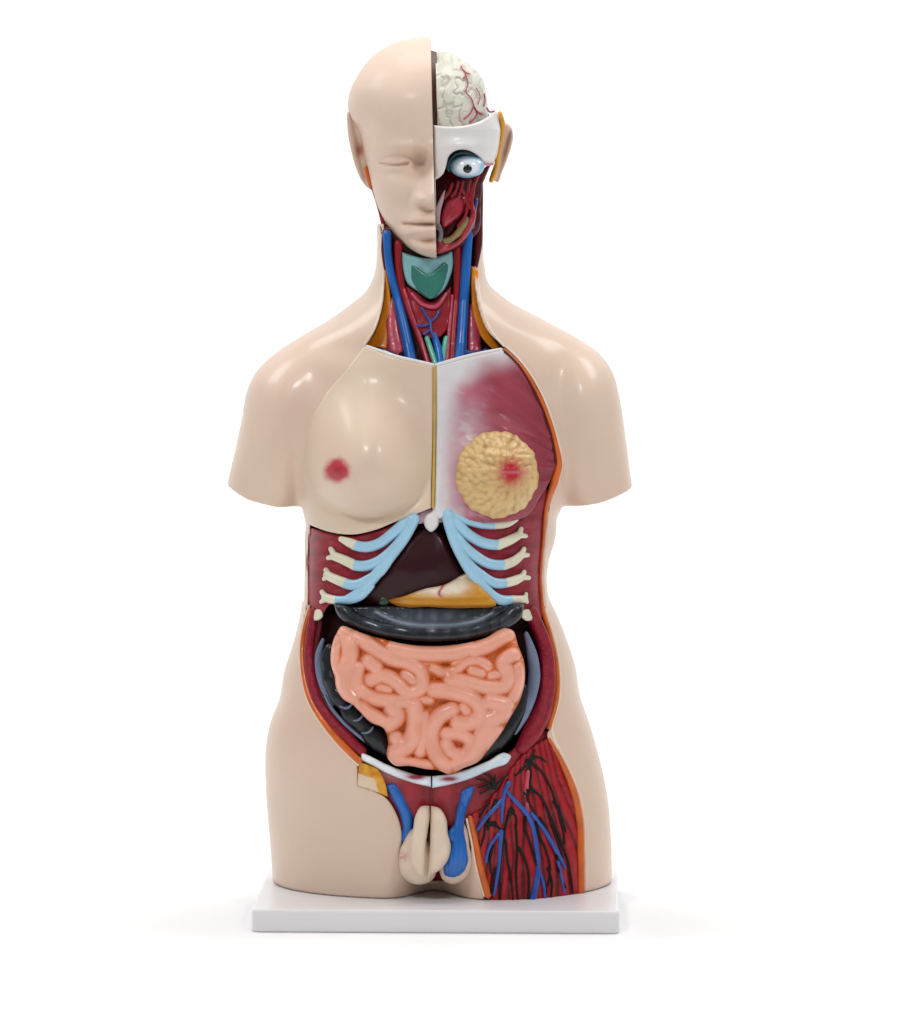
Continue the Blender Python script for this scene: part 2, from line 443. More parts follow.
# ---- base plate
def build_plate():
    hw, hd, r = 179, 123.5, 7
    c = -19.5; V = []; prof = [(0, 1.5), (1.5, 0), (ZT-2.6, 0), (ZT-.8, .7), (ZT-.001, 2.6)]
    n = 8
    for z, ins in prof:
        for (sx, sy, a0) in ((1, 1, 0), (-1, 1, 90), (-1, -1, 180), (1, -1, 270)):
            for k in range(n+1):
                a = math.radians(a0+90*k/n); rr = r-ins*.5
                x = sx*(hw-r)+(rr-ins*.5)*math.cos(a); y = sy*(hd-r)+(rr-ins*.5)*math.sin(a)
                V.append((x, y, z))
    m = 4*(n+1); F = []
    for i in range(len(prof)-1):
        for j in range(m): F.append([i*m+j, i*m+(j+1) % m, (i+1)*m+(j+1) % m, (i+1)*m+j])
    F.append(list(range(m))[::-1]); F.append([(len(prof)-1)*m+j for j in range(m)])
    V = np.array(V, float); a = math.radians(1.6); x = V[:, 0].copy(); y = V[:, 1].copy()
    V[:, 0] = x*math.cos(a)+y*math.sin(a)+c; V[:, 1] = -x*math.sin(a)+y*math.cos(a)
    o = link('base_plate', V*.001, F, 'plate', root, smooth=False)
    return o
build_plate()
# ---- left breast panel
def dome(x, y):
    dx = (x-366)/np.where(x < 366, 61, 66); dy = (y-463)/np.where(y < 463, 100, 53)
    r = np.sqrt(dx*dx+dy*dy); e = np.interp(np.arctan2(dy, np.abs(dx)+1e-6), [-1.57, 0, 1.2, 1.57], [2.6, 1.5, .72, .72])
    return 48*np.clip(1-r*r, 0, 1)**e-2.2*np.exp(-.5*((r-1.03)/.07)**2)*sm(0, .6, dy)
def dome_old(x, y):
    dx = (x-366)/np.where(x < 366, 62, 66); dy = (y-462)/np.where(y < 462, 82, 58)
    r2 = dx*dx+dy*dy
    return 30*np.clip(1-r2, 0, 1)**1.25
def panel_d(x, y): return SURF(x, y)+.4+dome(x, y)+1.6*np.exp(-.5*((x-338)**2+(y-471)**2)/4.5**2)+.5*NZ(x, y, 3)*G(x, y, 338, 471, 7)
PAN = [(364,346,'s'),(380,352.5),(400,359),(420,363.5),(433,366,'s'),(432.4,440),(431,508,'s'),(416,514),(395,522),(375,530),(352,534.5),(330,532),(309,524.5,'s'),(305,500),(303.5,470),(308,430),(323,398),(345,371)]
def panel_c(x, y):
    base, pinkc, red_, dk = C3('DAC4AE', 'D8B8A8', 'B81F3C', '8C0A20')
    c = mixc(base, pinkc, .35*sm(-.2, .5, NZ(x, y, 60)))
    r_ = np.sqrt((x-336.5)**2/1.1+(y-471)**2)+2.2*NZ(x, y, 5); t = .96*sm(17, 8, r_)**1.4
    c = c*(1-t[:, None])+red_*t[:, None]
    t2 = np.exp(-((x-337)**2+(y-472)**2)/2/4.6**2)*(.7+.5*NZ(x, y, 3))
    t2 = np.clip(t2, 0, 1)
    return c*(1-t2[:, None])+dk*t2[:, None]
pan = relief('breast_panel', PAN, panel_d, 'panel', root, 9, 1.6, .7, panel_c)
tube('panel_rim', [(367,346.5),(380,351),(400,357.5),(420,362),(433,365)], 1.8, 'white', pan, d=panel_d, off=-2.4)
tube('seam_line', [(434.6,367),(434.3,440),(433,507)], 1.5, 'yellow', root, d=lambda x, y: SURF(x, y), off=-.3)
# ---- opened chest side: pectoral muscle with sternum strip
PEC = [(436,366.5,'s'),(450,362.5),(470,357),(502,350,'s'),(517,362),(533,386),(545,415),(553,443),(556,466,'s'),(550,481),(540,498),(530,514),(500,522),(460,519),(448,513,'s'),(440,519,'s'),(434.5,512,'s'),(436,440)]
def dome2(x, y): return 21*np.clip(1-((x-497)/60)**2-((y-474)/66)**2, 0, 1)**1.7
def pec_fib(x, y):
    # fibres fan from the armpit towards the sternum
    ang = np.arctan2(y-470, 600-x); rr = ang*60
    return NZ(rr*1.0, np.hypot(x-600, y-470)*.06, 3.0, 3)
def pec_d(x, y): return SURF(x, y)+.3+dome2(x, y)+1.5*pec_fib(x, y)*sm(455, 485, x)*sm(370, 392, y)
def pec_c(x, y):
    wh, ma, pk, dk = C3('D8D6D8', '973446', 'B5647A', '7E1C30')
    t = sm(437, 468, x+5*NZ(x, y, 25))*sm(344, 378, y+.45*(x-500)*sm(500, 470, x)+.1*(x-500)+5*NZ(x, y, 20))
    t = np.clip(t+.10*pec_fib(x, y)*t*(1-t)*4, 0, 1)
    c = mixc(pk, ma, sm(455, 500, x+10*NZ(x, y, 30))); t3 = sm(500, 545, x)*.7
    c = c*(1-t3[:, None])+dk*t3[:, None]
    s = .5+.5*pec_fib(x, y)
    c = c*(.80+.40*s[:, None])
    hl = .35*G(x, y, 470, 418, 9, 12)+.3*sm(.2, .6, NZ(x*.5+y, y*2-x, 12))*sm(500, 470, x); c = c*(1-hl[:, None])+wh*hl[:, None]*.85  # painted highlight, plus random whitish patches
    hz = .4*G(x, y, 472, 455, 16, 14)+.6*sm(505, 515, y)*sm(470, 455, x); c = c*(1-hz[:, None])+wh*hz[:, None]  # soft pale haze painted into the colour
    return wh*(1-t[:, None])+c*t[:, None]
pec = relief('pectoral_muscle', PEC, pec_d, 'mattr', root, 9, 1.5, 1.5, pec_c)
tube('plate_rim', [(437,364.8),(450,361),(470,355.6),(501,349.5)], 1.8, 'white', pec, d=pec_d, off=-2.4)
relief('sternal_cartilage', [(413,517),(420,511),(430,508.5),(446,506),(450,514),(446,521),(438,523),(424,523),(418,524)], under(-6), mat('lilac', 'B898A6', .4, .2), root, 8, 1.3, 3)
relief('xiphoid', [(433,504),(446,505),(445,513),(440,517),(438,526),(431,532),(425,527),(424,519),(427,514),(432,511)], under(-.5), 'white', root, 8, 1.2, 4)
# ---- mammary gland with lobules
gl_c = rng.random((330, 2)); gl_p = []
while len(gl_p) < 150:
    p = rng.uniform([452, 428], [540, 520])
    if ((p[0]-497)/42)**2+((p[1]-474.5)/44)**2 < 1.05 and all(np.hypot(*(p-q_)) > 5.2 for q_ in gl_p[-400:]): gl_p.append(p)
    if len(gl_p) > 60 and rng.random() < .0005: break
gl_p = np.array(gl_p); gl_a = rng.uniform(0, np.pi, len(gl_p)); gl_e = rng.uniform(1.2, 2.9, len(gl_p))
def lob(x, y):
    h = np.full(len(x), -9.); 
    for (cx, cy), a, e in zip(gl_p, gl_a, gl_e):
        a = np.arctan2(cy-470, cx-510)+.3*a
        dx = x-cx; dy = y-cy; p = (dx*np.cos(a)+dy*np.sin(a))/e; q_ = -dx*np.sin(a)+dy*np.cos(a)
        h = np.maximum(h, 1-(p*p+q_*q_)/5.3**2)
    return np.clip(h, -.35, 1)
def gland_d(x, y):
    r2 = ((x-497)/42.5)**2+((y-474.5)/44.5)**2
    nip = np.exp(-.5*((x-511)**2+(y-472)**2)/6**2)
    return pec_d(x, y)+1.5+9*np.clip(1-r2, 0, 1)**.6+4.6*lob(x, y)*(1-.6*nip)+.8*NZ(x, y, 4)+3*nip-1.6*np.exp(-.5*((y-472.5)/.9)**2)*nip
def gland_c(x, y):
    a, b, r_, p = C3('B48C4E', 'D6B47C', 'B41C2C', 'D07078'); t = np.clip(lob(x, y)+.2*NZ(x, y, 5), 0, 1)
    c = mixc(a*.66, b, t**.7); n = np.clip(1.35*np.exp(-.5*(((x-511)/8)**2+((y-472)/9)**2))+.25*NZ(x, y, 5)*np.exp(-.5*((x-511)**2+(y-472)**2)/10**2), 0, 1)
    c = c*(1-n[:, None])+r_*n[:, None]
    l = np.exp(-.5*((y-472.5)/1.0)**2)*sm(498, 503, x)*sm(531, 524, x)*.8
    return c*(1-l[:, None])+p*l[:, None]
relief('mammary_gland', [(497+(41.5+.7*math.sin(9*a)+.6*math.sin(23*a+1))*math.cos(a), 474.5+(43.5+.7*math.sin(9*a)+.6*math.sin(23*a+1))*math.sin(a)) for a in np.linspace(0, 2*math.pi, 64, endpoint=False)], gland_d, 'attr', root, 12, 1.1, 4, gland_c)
# ---- lower rib cages
RCL = [(306,526,'s'),(330,533),(352,536),(375,531),(397,523),(416,514,'s'),(419,520),(411,536),(397,556),(377,580),(360,598),(346,604,'s'),(331,604),(322,618,'s'),(308,618,'s'),(305.5,600),(306,560)]
RCR = [(441,512,'s'),(460,519),(500,524),(528,512),(546,484,'s'),(549.5,500),(545,540),(541.5,580),(543.5,610,'s'),(541,618),(520,618,'s'),(515,604),(499,604,'s'),(486,596),(470,573),(456,548),(443,524)]
def msk_d(seed, off): return lambda x, y: SURF(x, y)+off+1.0*NZ(x+.3*y, y*1.3, 9+seed)
def msk_c(x, y):
    a, b = C3('7A1424', '9A2436'); c = mixc(a, b, np.clip(.5+.9*NZ(x+y*.4, y*2, 14), 0, 1)); return c
rl = relief('rib_muscle', RCL, msk_d(0, -4), 'attr', root, 9, 1.6, 2, msk_c)
rr_ = relief('rib_muscle', RCR, msk_d(1, -4), 'attr', root, 9, 1.6, 2, msk_c)
def ribd(off):
    return lambda x, y: SURF(x, y)+off
def ribset(ribs, margin, par):
    obs = []
    for (cartp, bonep, rad) in ribs:
        t = tube('costal_cartilage', cartp, [q_*1.12 for q_ in rad[:-1]]+[rad[-1]*.7], 'cart', root, d=ribd(-1.5), flat=.8)
        obs.append(t)
    obs.append(tube('costal_cartilage', margin[0], [q_*1.32 for q_ in margin[1]], 'cart', root, d=ribd(-2), flat=.8))
    cc = join(obs, 'costal_cartilage')
    for (cartp, bonep, rad) in ribs:
        bs = [tube('rib', b, [q_*1.12 for q_ in r_], 'bone', cc, d=ribd(-1.2), flat=.8) for b, r_ in bonep]
        join(bs, 'rib')
    return cc
LR = [([(354,545),(366,547),(378,544),(392,534),(404,524),(413,518)], [([(355,545),(348,542),(341,539)], [4.6, 4, 2.6])], [4.6, 4.8, 4.8, 4.8, 5, 4.6]),
      ([(353,565),(364,566),(377,562),(390,552),(401,540),(412,526)], [([(354,565),(344,560),(334,556)], [4.6, 4.4, 4]), ([(335,556),(331,549)], [3, 2.4]), ([(335,556),(328,558)], [3, 2])], [4.6, 4.8, 4.6, 4.4, 4.4, 4]),
      ([(344,583),(356,585),(368,580),(381,571),(391,560)], [([(345,583),(335,579),(327,575)], [4.6, 4.3, 4]), ([(329,575),(326,570)], [3, 2.4]), ([(328,576),(324,579)], [3, 2])], [4.6, 4.8, 4.6, 4.4, 4]),
      ([(335,600),(348,600),(360,596),(372,586)], [([(336,600),(330,599),(325,597)], [3.8, 4, 3.8]), ([(326,597),(322,592)], [3, 2.4]), ([(326,599),(321,602)], [3, 1.8])], [3.8, 4, 4.2, 4])]
RR = [([(496,524),(482,523),(466,519),(450,513)], [([(495,524),(507,523),(516,519)], [4.6, 4, 2.6])], [4.6, 5, 5, 4.6]),
      ([(499,545),(484,543),(469,535),(456,522),(449,515)], [([(498,545),(510,540),(519,535)], [4.6, 4.4, 3.6]), ([(519,535),(521,529)], [3, 2.2]), ([(519,535),(526,536)], [3, 2])], [4.6, 4.8, 4.8, 4.6, 4]),
      ([(505,565),(490,564),(474,555),(459,540),(451,526)], [([(504,565),(514,561),(521,555)], [4.6, 4.2, 3.6]), ([(521,555),(524,549)], [3, 2.2]), ([(521,555),(528,555)], [3, 2])], [4.6, 4.6, 4.8, 4.6, 4]),
      ([(507,583),(495,583),(481,575),(468,560)], [([(506,583),(516,580),(522,577)], [4.2, 4.2, 3.4]), ([(522,577),(524,572)], [3, 2.2]), ([(522,577),(529,578)], [3, 2])], [4.2, 4.6, 4.6, 4]),
      ([(513,600),(501,600),(489,593),(476,577)], [([(512,600),(519,600),(525,599)], [4.2, 4, 3.4]), ([(525,598),(526,594)], [2.4, 1.8]), ([(525,600),(527,602)], [2.4, 1.8])], [4.2, 4.6, 4.4, 4])]
ribset(LR, ([(413,519),(405,536),(392,554),(375,576),(360,592),(347,599)], [5, 4.4, 4.4, 4.2, 4, 3]), rl)
ribset(RR, ([(448,515),(453,535),(462,556),(475,577),(488,592),(499,599)], [5, 4.6, 4.4, 4.4, 4.2, 3]), rr_)
relief('rib_end', [(311,612),(321,610),(323,616),(319,620),(313,620),(310,617)], under(-1), 'bone', root, 7, 1, 3)
relief('rib_end', [(521,612),(527,609),(533,611),(533,619),(527,621),(521,616)], under(-1), 'bone', root, 7, 1, 3)
# ---- liver, stomach
LIV = [(430,526),(441,532),(452,552),(465,574),(476,592),(455,600),(400,607),(362,606),(358,599),(376,582),(398,556),(418,530)]
relief('liver', LIV, lambda x, y: SURF(430, 590)-40+30*np.clip(1-((x-418)/66)**2-((y-572)/62)**2, 0, 1)**.6+2*NZ(x, y, 30), 'liver', root, 25, 1.8, 6)
STO = [(472,571),(482,587),(496,605),(470,608),(430,607),(393,604),(389,601),(404,596),(424,589),(446,584),(462,575)]
def sto_d(x, y): return SURF(430, 598)-13+10*np.clip(1-((x-450)/60)**2-((y-597)/18)**2, 0, 1)**.7-3.0*np.exp(-.5*((y-600.5+.0006*(x-440)**2)/1.4)**2)
def sto_c(x, y):
    o, wv, d_, r_ = C3('C68A1C', 'E6D8C6', '9A6010', 'B02838')
    t = G(x, y, 436, 590, 17, 4)*1.1+G(x, y, 460, 583, 7, 6)*.9; t = np.clip(t+.5*t*NZ(x, y, 8), 0, 1)
    c = mixc(o, wv, t); e = np.clip(sm(602, 607, y)*.9+sm(415, 390, x)*.8, 0, .85); c = c*(1-e[:, None])+d_*e[:, None]
    v = np.exp(-.5*((x-441-2*np.sin(y*.4))/1.1)**2)*sm(579, 583, y)*sm(600, 594, y)
    return c*(1-v[:, None])+r_*v[:, None]
relief('stomach', STO, sto_d, 'attr', root, 20, 1.2, 4, sto_c)
relief('gallbladder', [(380,598),(388,597),(390,602),(386,606),(379,605)], lambda x, y: SURF(430, 598)-20+0*x, mat('gall_green', '143A26', .3, .4), root, 8, 1.2, 2)
# ---- transverse colon
COLP = [(334,604,'s'),(350,606),(385,606),(432,607),(480,607),(512,604),(524,604,'s'),(521,618),(505,630),(480,637),(455,641),(432,642),(405,640),(378,635),(355,627),(338,616)]
arcU = [(376,612),(390,619),(410,624),(432,625.5),(455,624.5),(478,620),(492,613)]
aU = cr(arcU, False, 3)
arcL = cr([(340,612),(358,624),(380,631),(405,635),(432,636),(460,635),(485,630),(505,622),(518,612)], False, 3)
def col_d(x, y):
    q_ = np.stack([x, y], 1); a = segdist(q_, aU, False); b = segdist(q_, arcL, False)
    base = SURF(x, y)*.45+SURF(430, 620)*.55-14
    ha = 3.0*np.exp(-.5*(a/1.6)**2); hb = 8.5*(1+.10*np.sin((x-432)*.21))*np.sqrt(np.clip(1-(b/10.)**2, 0, 1))
    hau = 1.2*np.sin((x-430)*.42)*sm(623, 614, y)
    return base+ha+hb+hau*G(x, y, 432, 612, 45, 8)
def col_c(x, y):
    q_ = np.stack([x, y], 1); a = segdist(q_, aU, False)
    k, g, l = C3('12161C', '4A5462', '96A2B4')
    t = np.clip(G(x, y, 432, 619, 40, 7)*.8+.3*NZ(x*1.5, y*.4, 7), 0, 1); c = mixc(k, g, t)
    e = .7*np.exp(-.5*(a/1.5)**2); return c*(1-e[:, None])+l*e[:, None]  # highlight along the ridge painted as a lighter line
relief('transverse_colon', COLP, col_d, 'colonp', root, 22, 1.2, 3, col_c)
# ascending / descending colon
def in_d(off, flat=.5): return lambda x, y: SURF(x, y)*flat+(1-flat)*SURF(430, 690)+off
base_ab = [(318,612,'s'),(540,612,'s'),(545,650),(543,690),(528,722),(505,748),(470,772),(432,780),(400,772),(360,755),(330,725),(312,690),(310,650)]
relief('abdominal_lining', base_ab, lambda x, y: in_d(-38, .75)(x, y), 'inner', root, 5, 3, 2)
acp = [(331,650),(330,660),(331,670),(333,679),(336,688),(340,697),(346,705),(352,713),(359,720),(366,727),(373,735),(380,742),(386,749)]
tube('ascending_colon', acp, [7, 9.5, 9, 11, 9.8, 10, 8.2, 11.5, 10.5, 9.2, 11.8, 11, 8], 'colon', root, d=in_d(-16, .8), flat=.8)
tube('colon_band_and_glint', [(323,640),(319,655),(320,672),(325,690),(333,704)], [2, 4, 4.5, 4, 2], 'lcolon', root, d=in_d(-14, .9), flat=.7)
tube('colon_band_and_glint', [(526,634),(532,655),(534,676),(530,698),(523,716),(515,732)], [2.5, 5.5, 6.5, 6, 5.5, 3], 'lcolon', root, d=in_d(-13, .9), flat=.7)
tube('descending_colon', [(520,690),(516,710),(506,728),(494,742),(478,757)], [8, 10, 11, 11, 7], 'colon', root, d=in_d(-17, .85), flat=.7)
for p_ in ([(340,706),(347,708),(352,704)], [(351,720),(358,720),(363,715)], [(362,733),(369,732),(373,727)], [(336,690),(341,692),(345,690)]):  # short pale tubes: glints on the colon lumps, put in as colour
    tube('colon_band_and_glint', p_, [.8, 1.5, .8], 'lcolon', root, d=in_d(-8, .8), step=1, seg=8)
tube('colon_band_and_glint', [(325,696),(333,710),(345,724),(360,737),(374,748)], [1.2, 1.8, 1.8, 1.8, 1.2], 'lcolon', root, d=in_d(-10, .9), flat=.8)
# ---- small intestine
INT = [(342,626),(350,628),(362,633),(380,638),(405,644),(432,646),(460,644),(485,638),(505,628),(512,630),(518,645),(524,662),(524.5,683),(520,700),(510,718),(500,735),(490,748),(478,762),(464,768),(450,775),(440,771),(425,769),(410,766),(394,765),(387,757),(388,742),(384,729),(370,722),(358,710),(353,705),(344,700),(337,690),(334,675),(331,665),(332,645),(336,634)]
IS = [([(455,664),(462,661)], 6), ([(338,640),(335,656),(337,672)], 6.5), ([(346,632),(350,655),(344,674),(345,690),(352,699)], 9),
 ([(357,636),(373,648),(390,658),(408,663),(421,672),(421,688),(408,693),(397,683),(383,676),(371,680)], 8), ([(358,668),(357,686),(370,697),(390,701),(405,702)], 8),
 ([(361,709),(374,718),(388,724),(397,716),(392,708)], 9), ([(414,707),(416,722),(410,742),(396,752)], 9.5), ([(393,761),(408,764),(426,767)], 8), ([(396,738),(402,748)], 8),
 ([(394,648),(415,653),(434,654),(454,653),(470,648)], 8.5), ([(474,650),(490,644),(503,636),(508,633)], 8.5), ([(478,640),(492,636)], 6),
 ([(433,668),(446,673),(456,670),(466,662),(480,661),(488,667)], 6.5), ([(450,679),(470,683),(490,688),(505,686),(508,674),(503,663),(513,655)], 8.2), ([(518,668),(519,683),(513,697)], 7),
 ([(434,690),(446,691),(460,694),(474,700),(481,711),(474,722),(458,723)], 8.7), ([(452,710),(438,718),(432,730),(432,744),(438,757),(446,766)], 8.5),
 ([(491,702),(505,705)], 9.5), ([(504,714),(490,721),(483,733),(477,748),(468,760)], 9.5), ([(498,732),(488,744)], 8),
 ([(446,734),(460,734),(471,742),(466,754),(452,753),(446,744)], 7.6), ([(456,764),(466,762)], 8), ([(430,700),(420,700)], 6), ([(424,716),(424,735),(420,752)], 7), ([(440,660),(425,664)], 5)]
def fill_gut():
    A = poly(INT, 3); gx_, gy_ = np.meshgrid(np.arange(330, 528, 1.5), np.arange(624, 776, 1.5)); q_ = np.stack([gx_.ravel(), gy_.ravel()], 1)
    e = sdf_poly(q_, A); q_ = q_[e > 3.5]; e = e[e > 3.5]; best = np.full(len(q_), 99.)
    for pts, r in IS: best = np.minimum(best, segdist(q_, cr(pts, False, 2.5), False)-r*1.03)
    for k in range(60):
        v = np.minimum(best, e-1.0); i = int(np.argmax(v))
        if v[i] < 3.4: break
        c = q_[i]; near = q_[(np.hypot(*(q_-c).T) < 9) & (v > v[i]*.55)]
        t = np.linalg.svd(near-near.mean(0))[2][0] if len(near) > 3 else np.array([1., 0]); L = min(5., np.hypot(*(near-c).T).max()*.8) if len(near) > 3 else 1.5
        pts = [tuple(c-t*L), tuple(c), tuple(c+t*L)]; r = v[i]+2.6
        IS.append((pts, r)); best = np.minimum(best, segdist(q_, np.array(pts), False)-r*1.03)
fill_gut()
def int_dome(x, y): return SURF(428, 690)-16+16*np.clip(1-((x-428)/112)**2-((y-700)/92)**2, 0, 1)**.6
def int_h(x, y):
    q_ = np.stack([x, y], 1); best = np.full(len(x), 99.); h = np.zeros(len(x)); h1 = np.zeros(len(x)); h2 = np.zeros(len(x))
    for pts, r in IS:
        r = r*1.2; dist = segdist(q_, cr(pts, False, 2.5), False)
        hh = 1.5*np.sqrt(np.clip(r*r-np.minimum(dist, r)**2, 0, None)); h2 = np.maximum(h2, np.minimum(h1, hh)); h1 = np.maximum(h1, hh); h = h+hh**9; best = np.minimum(best, dist-r)
    gap = np.clip(best, 0, 6)
    cr_ = np.exp(-((h1-h2)/3.3)**2)*sm(12.5, 9.5, h1)
    return (h+(3.6+.8*gap)**9)**(1/9), best, cr_
def int_d(x, y): return int_dome(x, y)+1.0*int_h(x, y)[0]-4
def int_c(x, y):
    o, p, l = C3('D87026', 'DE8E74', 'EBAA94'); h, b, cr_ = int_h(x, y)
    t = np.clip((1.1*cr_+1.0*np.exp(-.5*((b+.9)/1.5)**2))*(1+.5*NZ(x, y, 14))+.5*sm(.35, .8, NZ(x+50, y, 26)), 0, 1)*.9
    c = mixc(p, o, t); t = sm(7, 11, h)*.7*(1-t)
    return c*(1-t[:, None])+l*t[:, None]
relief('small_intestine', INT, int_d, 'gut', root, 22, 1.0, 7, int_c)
# ---- cut wall: fat layer and muscle layer along the opening
def band(name, pts, r, m, off, flat=.8, par=root): return tube(name, pts, r, m, par, d=under(off), flat=flat, step=2)
LW = [(310,610),(306,625),(303,645),(304,672),(311,700),(326,725),(343,745),(359,761)]
RW = [(543,612),(550,635),(556,665),(556,700),(549,727)]
band('skin_edge', [(309,606),(304,625),(300.5,645),(301.5,672),(308.5,702),(324,728),(342,749),(358,765)], 1.3, 'cream', -.3)
band('skin_edge', [(545,610),(553,635),(559,665),(559,700),(552,729),(557,748)], 1.3, 'cream', -.3)
band('fat_layer', LW, [2.4, 2.8, 3, 3.2, 3.4, 3.6, 4, 3.6], 'fat', -2)
band('fat_layer', RW, [2, 2.4, 2.8, 2.8, 2.6], 'fat', -2)
band('muscle_layer', [(315,612),(312.5,628),(310,648),(311,672),(317,698),(331,720),(348,738),(362,751)], [5, 5.5, 5.5, 5.5, 5.5, 5.5, 5.5, 5], 'wall', -6, .8)
band('muscle_layer', [(321,622),(318,640),(316.5,660),(318,680),(324,700),(337,719),(353,735)], [3, 3, 3, 3.5, 4, 4, 3], 'dred', -11, .8)
band('muscle_layer', [(531,612),(538,628),(545,648),(547.5,672),(545.5,698),(540,716),(532,732),(522,747)], [7, 7, 7.5, 8, 8.5, 10, 10, 7], 'wall', -6, .8)
band('fat_layer', [(504,349.5),(519,364),(534.5,387),(547.5,416),(555.5,443),(558.5,466),(554.5,481),(547.5,503),(543.5,540),(540.5,580),(543,610)], [1.4, 1.8, 1.8, 1.9, 2.2, 3.6, 4, 2.2, 1.6, 1.6, 2], 'fat', -1)
band('muscle_layer', [(505,352),(518,365),(532,388),(544.5,417),(552.5,444),(555.5,464)], 1.2, 'dred', .2)
band('skin_edge', [(506,347),(521.5,362),(537.5,385.5),(550.5,415),(558.5,442),(562,466),(558,483),(551,504),(546.5,540),(543.5,580),(546,608)], 1.1, 'cream', -.4)
# ---- pelvis: front wall, pubic bone
PEL = [(360,757,'s'),(380,766),(410,776),(432,780),(460,776),(490,764),(512,750,'s'),(530,735),(552,730,'s'),(545,760),(515,800),(486,820),(476,850),(466,874),(440,884),(408,876),(398,838),(398,816),(385,797),(358,786,'s')]
def pel_c(x, y):
    a, b, w_ = C3('74161F', '9C2430', 'C09090'); c = mixc(a, b, np.clip(.5+NZ(x*1.5, y*.5, 12)*.8, 0, 1))
    t = .5*G(x, y, 382, 774, 14, 6); return c*(1-t[:, None])+w_*t[:, None]
pel_d = lambda x, y: SURF(x, y)-6-3*np.exp(-.5*((x-431.5)/1.2)**2)+1.*NZ(x, y, 14)
relief('pelvic_muscle', PEL, pel_d, 'attr', root, 12, 1.7, 2, pel_c)
pb = lambda x, y: SURF(x, y)-1.5
def pb_c(x, y):
    w_, r_, s_ = C3('CFE0EA', '8E2440', 'E8F2F6'); t = np.clip(1.4*(G(x, y, 416, 777, 7, 2.0)+G(x, y, 449, 779, 6, 1.7)), 0, 1)
    c = mixc(w_, s_, sm(-.3, .5, NZ(x, y, 12))); return c*(1-t[:, None])+r_*t[:, None]
relief('pubic_bone', [(361,752,'s'),(372,757),(388,765),(404,771),(418,775),(431,776,'s'),(431,787,'s'),(414,783),(396,777),(378,769),(361,760,'s')], pb, 'attr', root, 10, 1.2, 2.2, pb_c)
relief('pubic_bone', [(432.2,776,'s'),(450,774),(468,769),(488,761),(506,753),(511,756),(509,761),(492,769),(472,778),(452,784),(432.2,788,'s')], pb, 'attr', root, 10, 1.2, 2.2, pb_c)
def ft_c(x, y):
    a, b, s_ = C3('C2780E', 'D9A032', 'DCC3A8'); c = mixc(a, b, np.clip(.5+NZ(x, y, 6), 0, 1)); t = sm(-1, 3, (y-776)-(x-366)*.55)
    t = sm(0, 2, (y-773)-(x-360)*.35)*sm(377.5, 375.5, x-(y-785)*.3); return c*(1-t[:, None])+s_*t[:, None]
relief('fat_pad', [(359,762,'s'),(368,765),(378,770),(383,778),(386,786),(388,797,'s'),(374,791),(357.5,786,'s')], lambda x, y: SURF(x, y)+.8+.6*NZ(x, y, 4), 'attr', root, 9, 1.1, .6, ft_c)
# ---- spermatic cords and genitals
gd = lambda h, c, rx, ry: (lambda x, y: SURF(432, 815)-4+h*np.clip(1-((x-c[0])/rx)**2-((y-c[1])/ry)**2, 0, 1)**.5+sm(820, 880, y)*4)
cordL = [(386,786),(393,783),(401,791),(407,803),(413,817),(413,830),(407,842),(401.5,843),(402,826),(398,811),(391,798)]
relief('spermatic_cord', cordL, lambda x, y: SURF(432, 815)-2+0*x, 'blue', root, 12, 1.2, 5)
rimR = [(455,806),(462,790),(474,787),(470,800),(467,815),(466,832),(470,850),(471,866),(465,878),(453,883),(444,879),(439,870),(440,855),(450,838)]
relief('scrotum', [(449,842),(466,822),(469.5,846),(471,866),(465,878.5),(453,884),(443,880),(439,868)], gd(12, (454, 858), 24, 40), 'face', root, 22, 1.2, 7, lambda x, y: np.tile(C3('DCC4B0')[0], (len(x), 1)))
tst = [(463,790),(474,786),(471,798),(465,815),(464,830),(467,848),(468,863),(462,874),(452,878),(444,875),(443,866),(449,855),(451,842),(446,836),(454,824),(458,805)]
tc_ = relief('testicle', tst, lambda x, y: np.maximum(gd(15, (456, 850), 24, 50)(x, y)+1.5, SURF(x, y)*.5+SURF(432, 800)*.5-1)+.6*np.sin((x-450)*1.3+.04*(y-830)), 'blue', root, 16, 1.0, 5)
def gen_c(x, y):
    a, b, r_, dk = C3('DCC6B0', 'E2CEB8', 'B45060', '4A1018'); c = mixc(a, b, np.clip(.5+NZ(x, y, 12), 0, 1))
    t = np.clip(G(x, y, 404, 858, 3, 3.5)*.9*(NZ(x, y, 2.5)+.5), 0, .8); c = c*(1-t[:, None])+r_*t[:, None]
    return c
scL = [(413,828),(424,834),(433,850),(437,868),(434,878),(424,884),(411,883),(402,876),(399,863),(400,850),(404,841)]
relief('scrotum', scL, gd(15, (417, 858), 24, 32), 'face', root, 24, 1.2, 8, gen_c)
pnL = [(429.5,806,'s'),(421,806.5),(416,814),(413,830),(410,848),(411,866),(417,875),(424.5,878,'s'),(425,862),(425.8,845),(428,830),(430,815)]
pnR = [(430.8,806,'s'),(439,808),(446,818),(448,834),(451,845),(448,860),(440,870),(431,875),(426.5,878,'s'),(428.6,862),(429.8,845),(430.3,828)]
p1 = relief('penis', pnL, lambda x, y: gd(17, (421, 846), 17, 46)(x, y)+8, 'face', root, 24, 1.1, 6, gen_c)
p2 = relief('penis', pnR, lambda x, y: gd(17, (438, 846), 17, 46)(x, y)+8, 'face', root, 24, 1.1, 6, gen_c)
relief('urethra', [(429,828),(432,845),(431,862),(427,875),(424,873),(424.5,850)], lambda x, y: SURF(432, 815)+6+0*x, 'dred', root, 10, 1.2, 1)
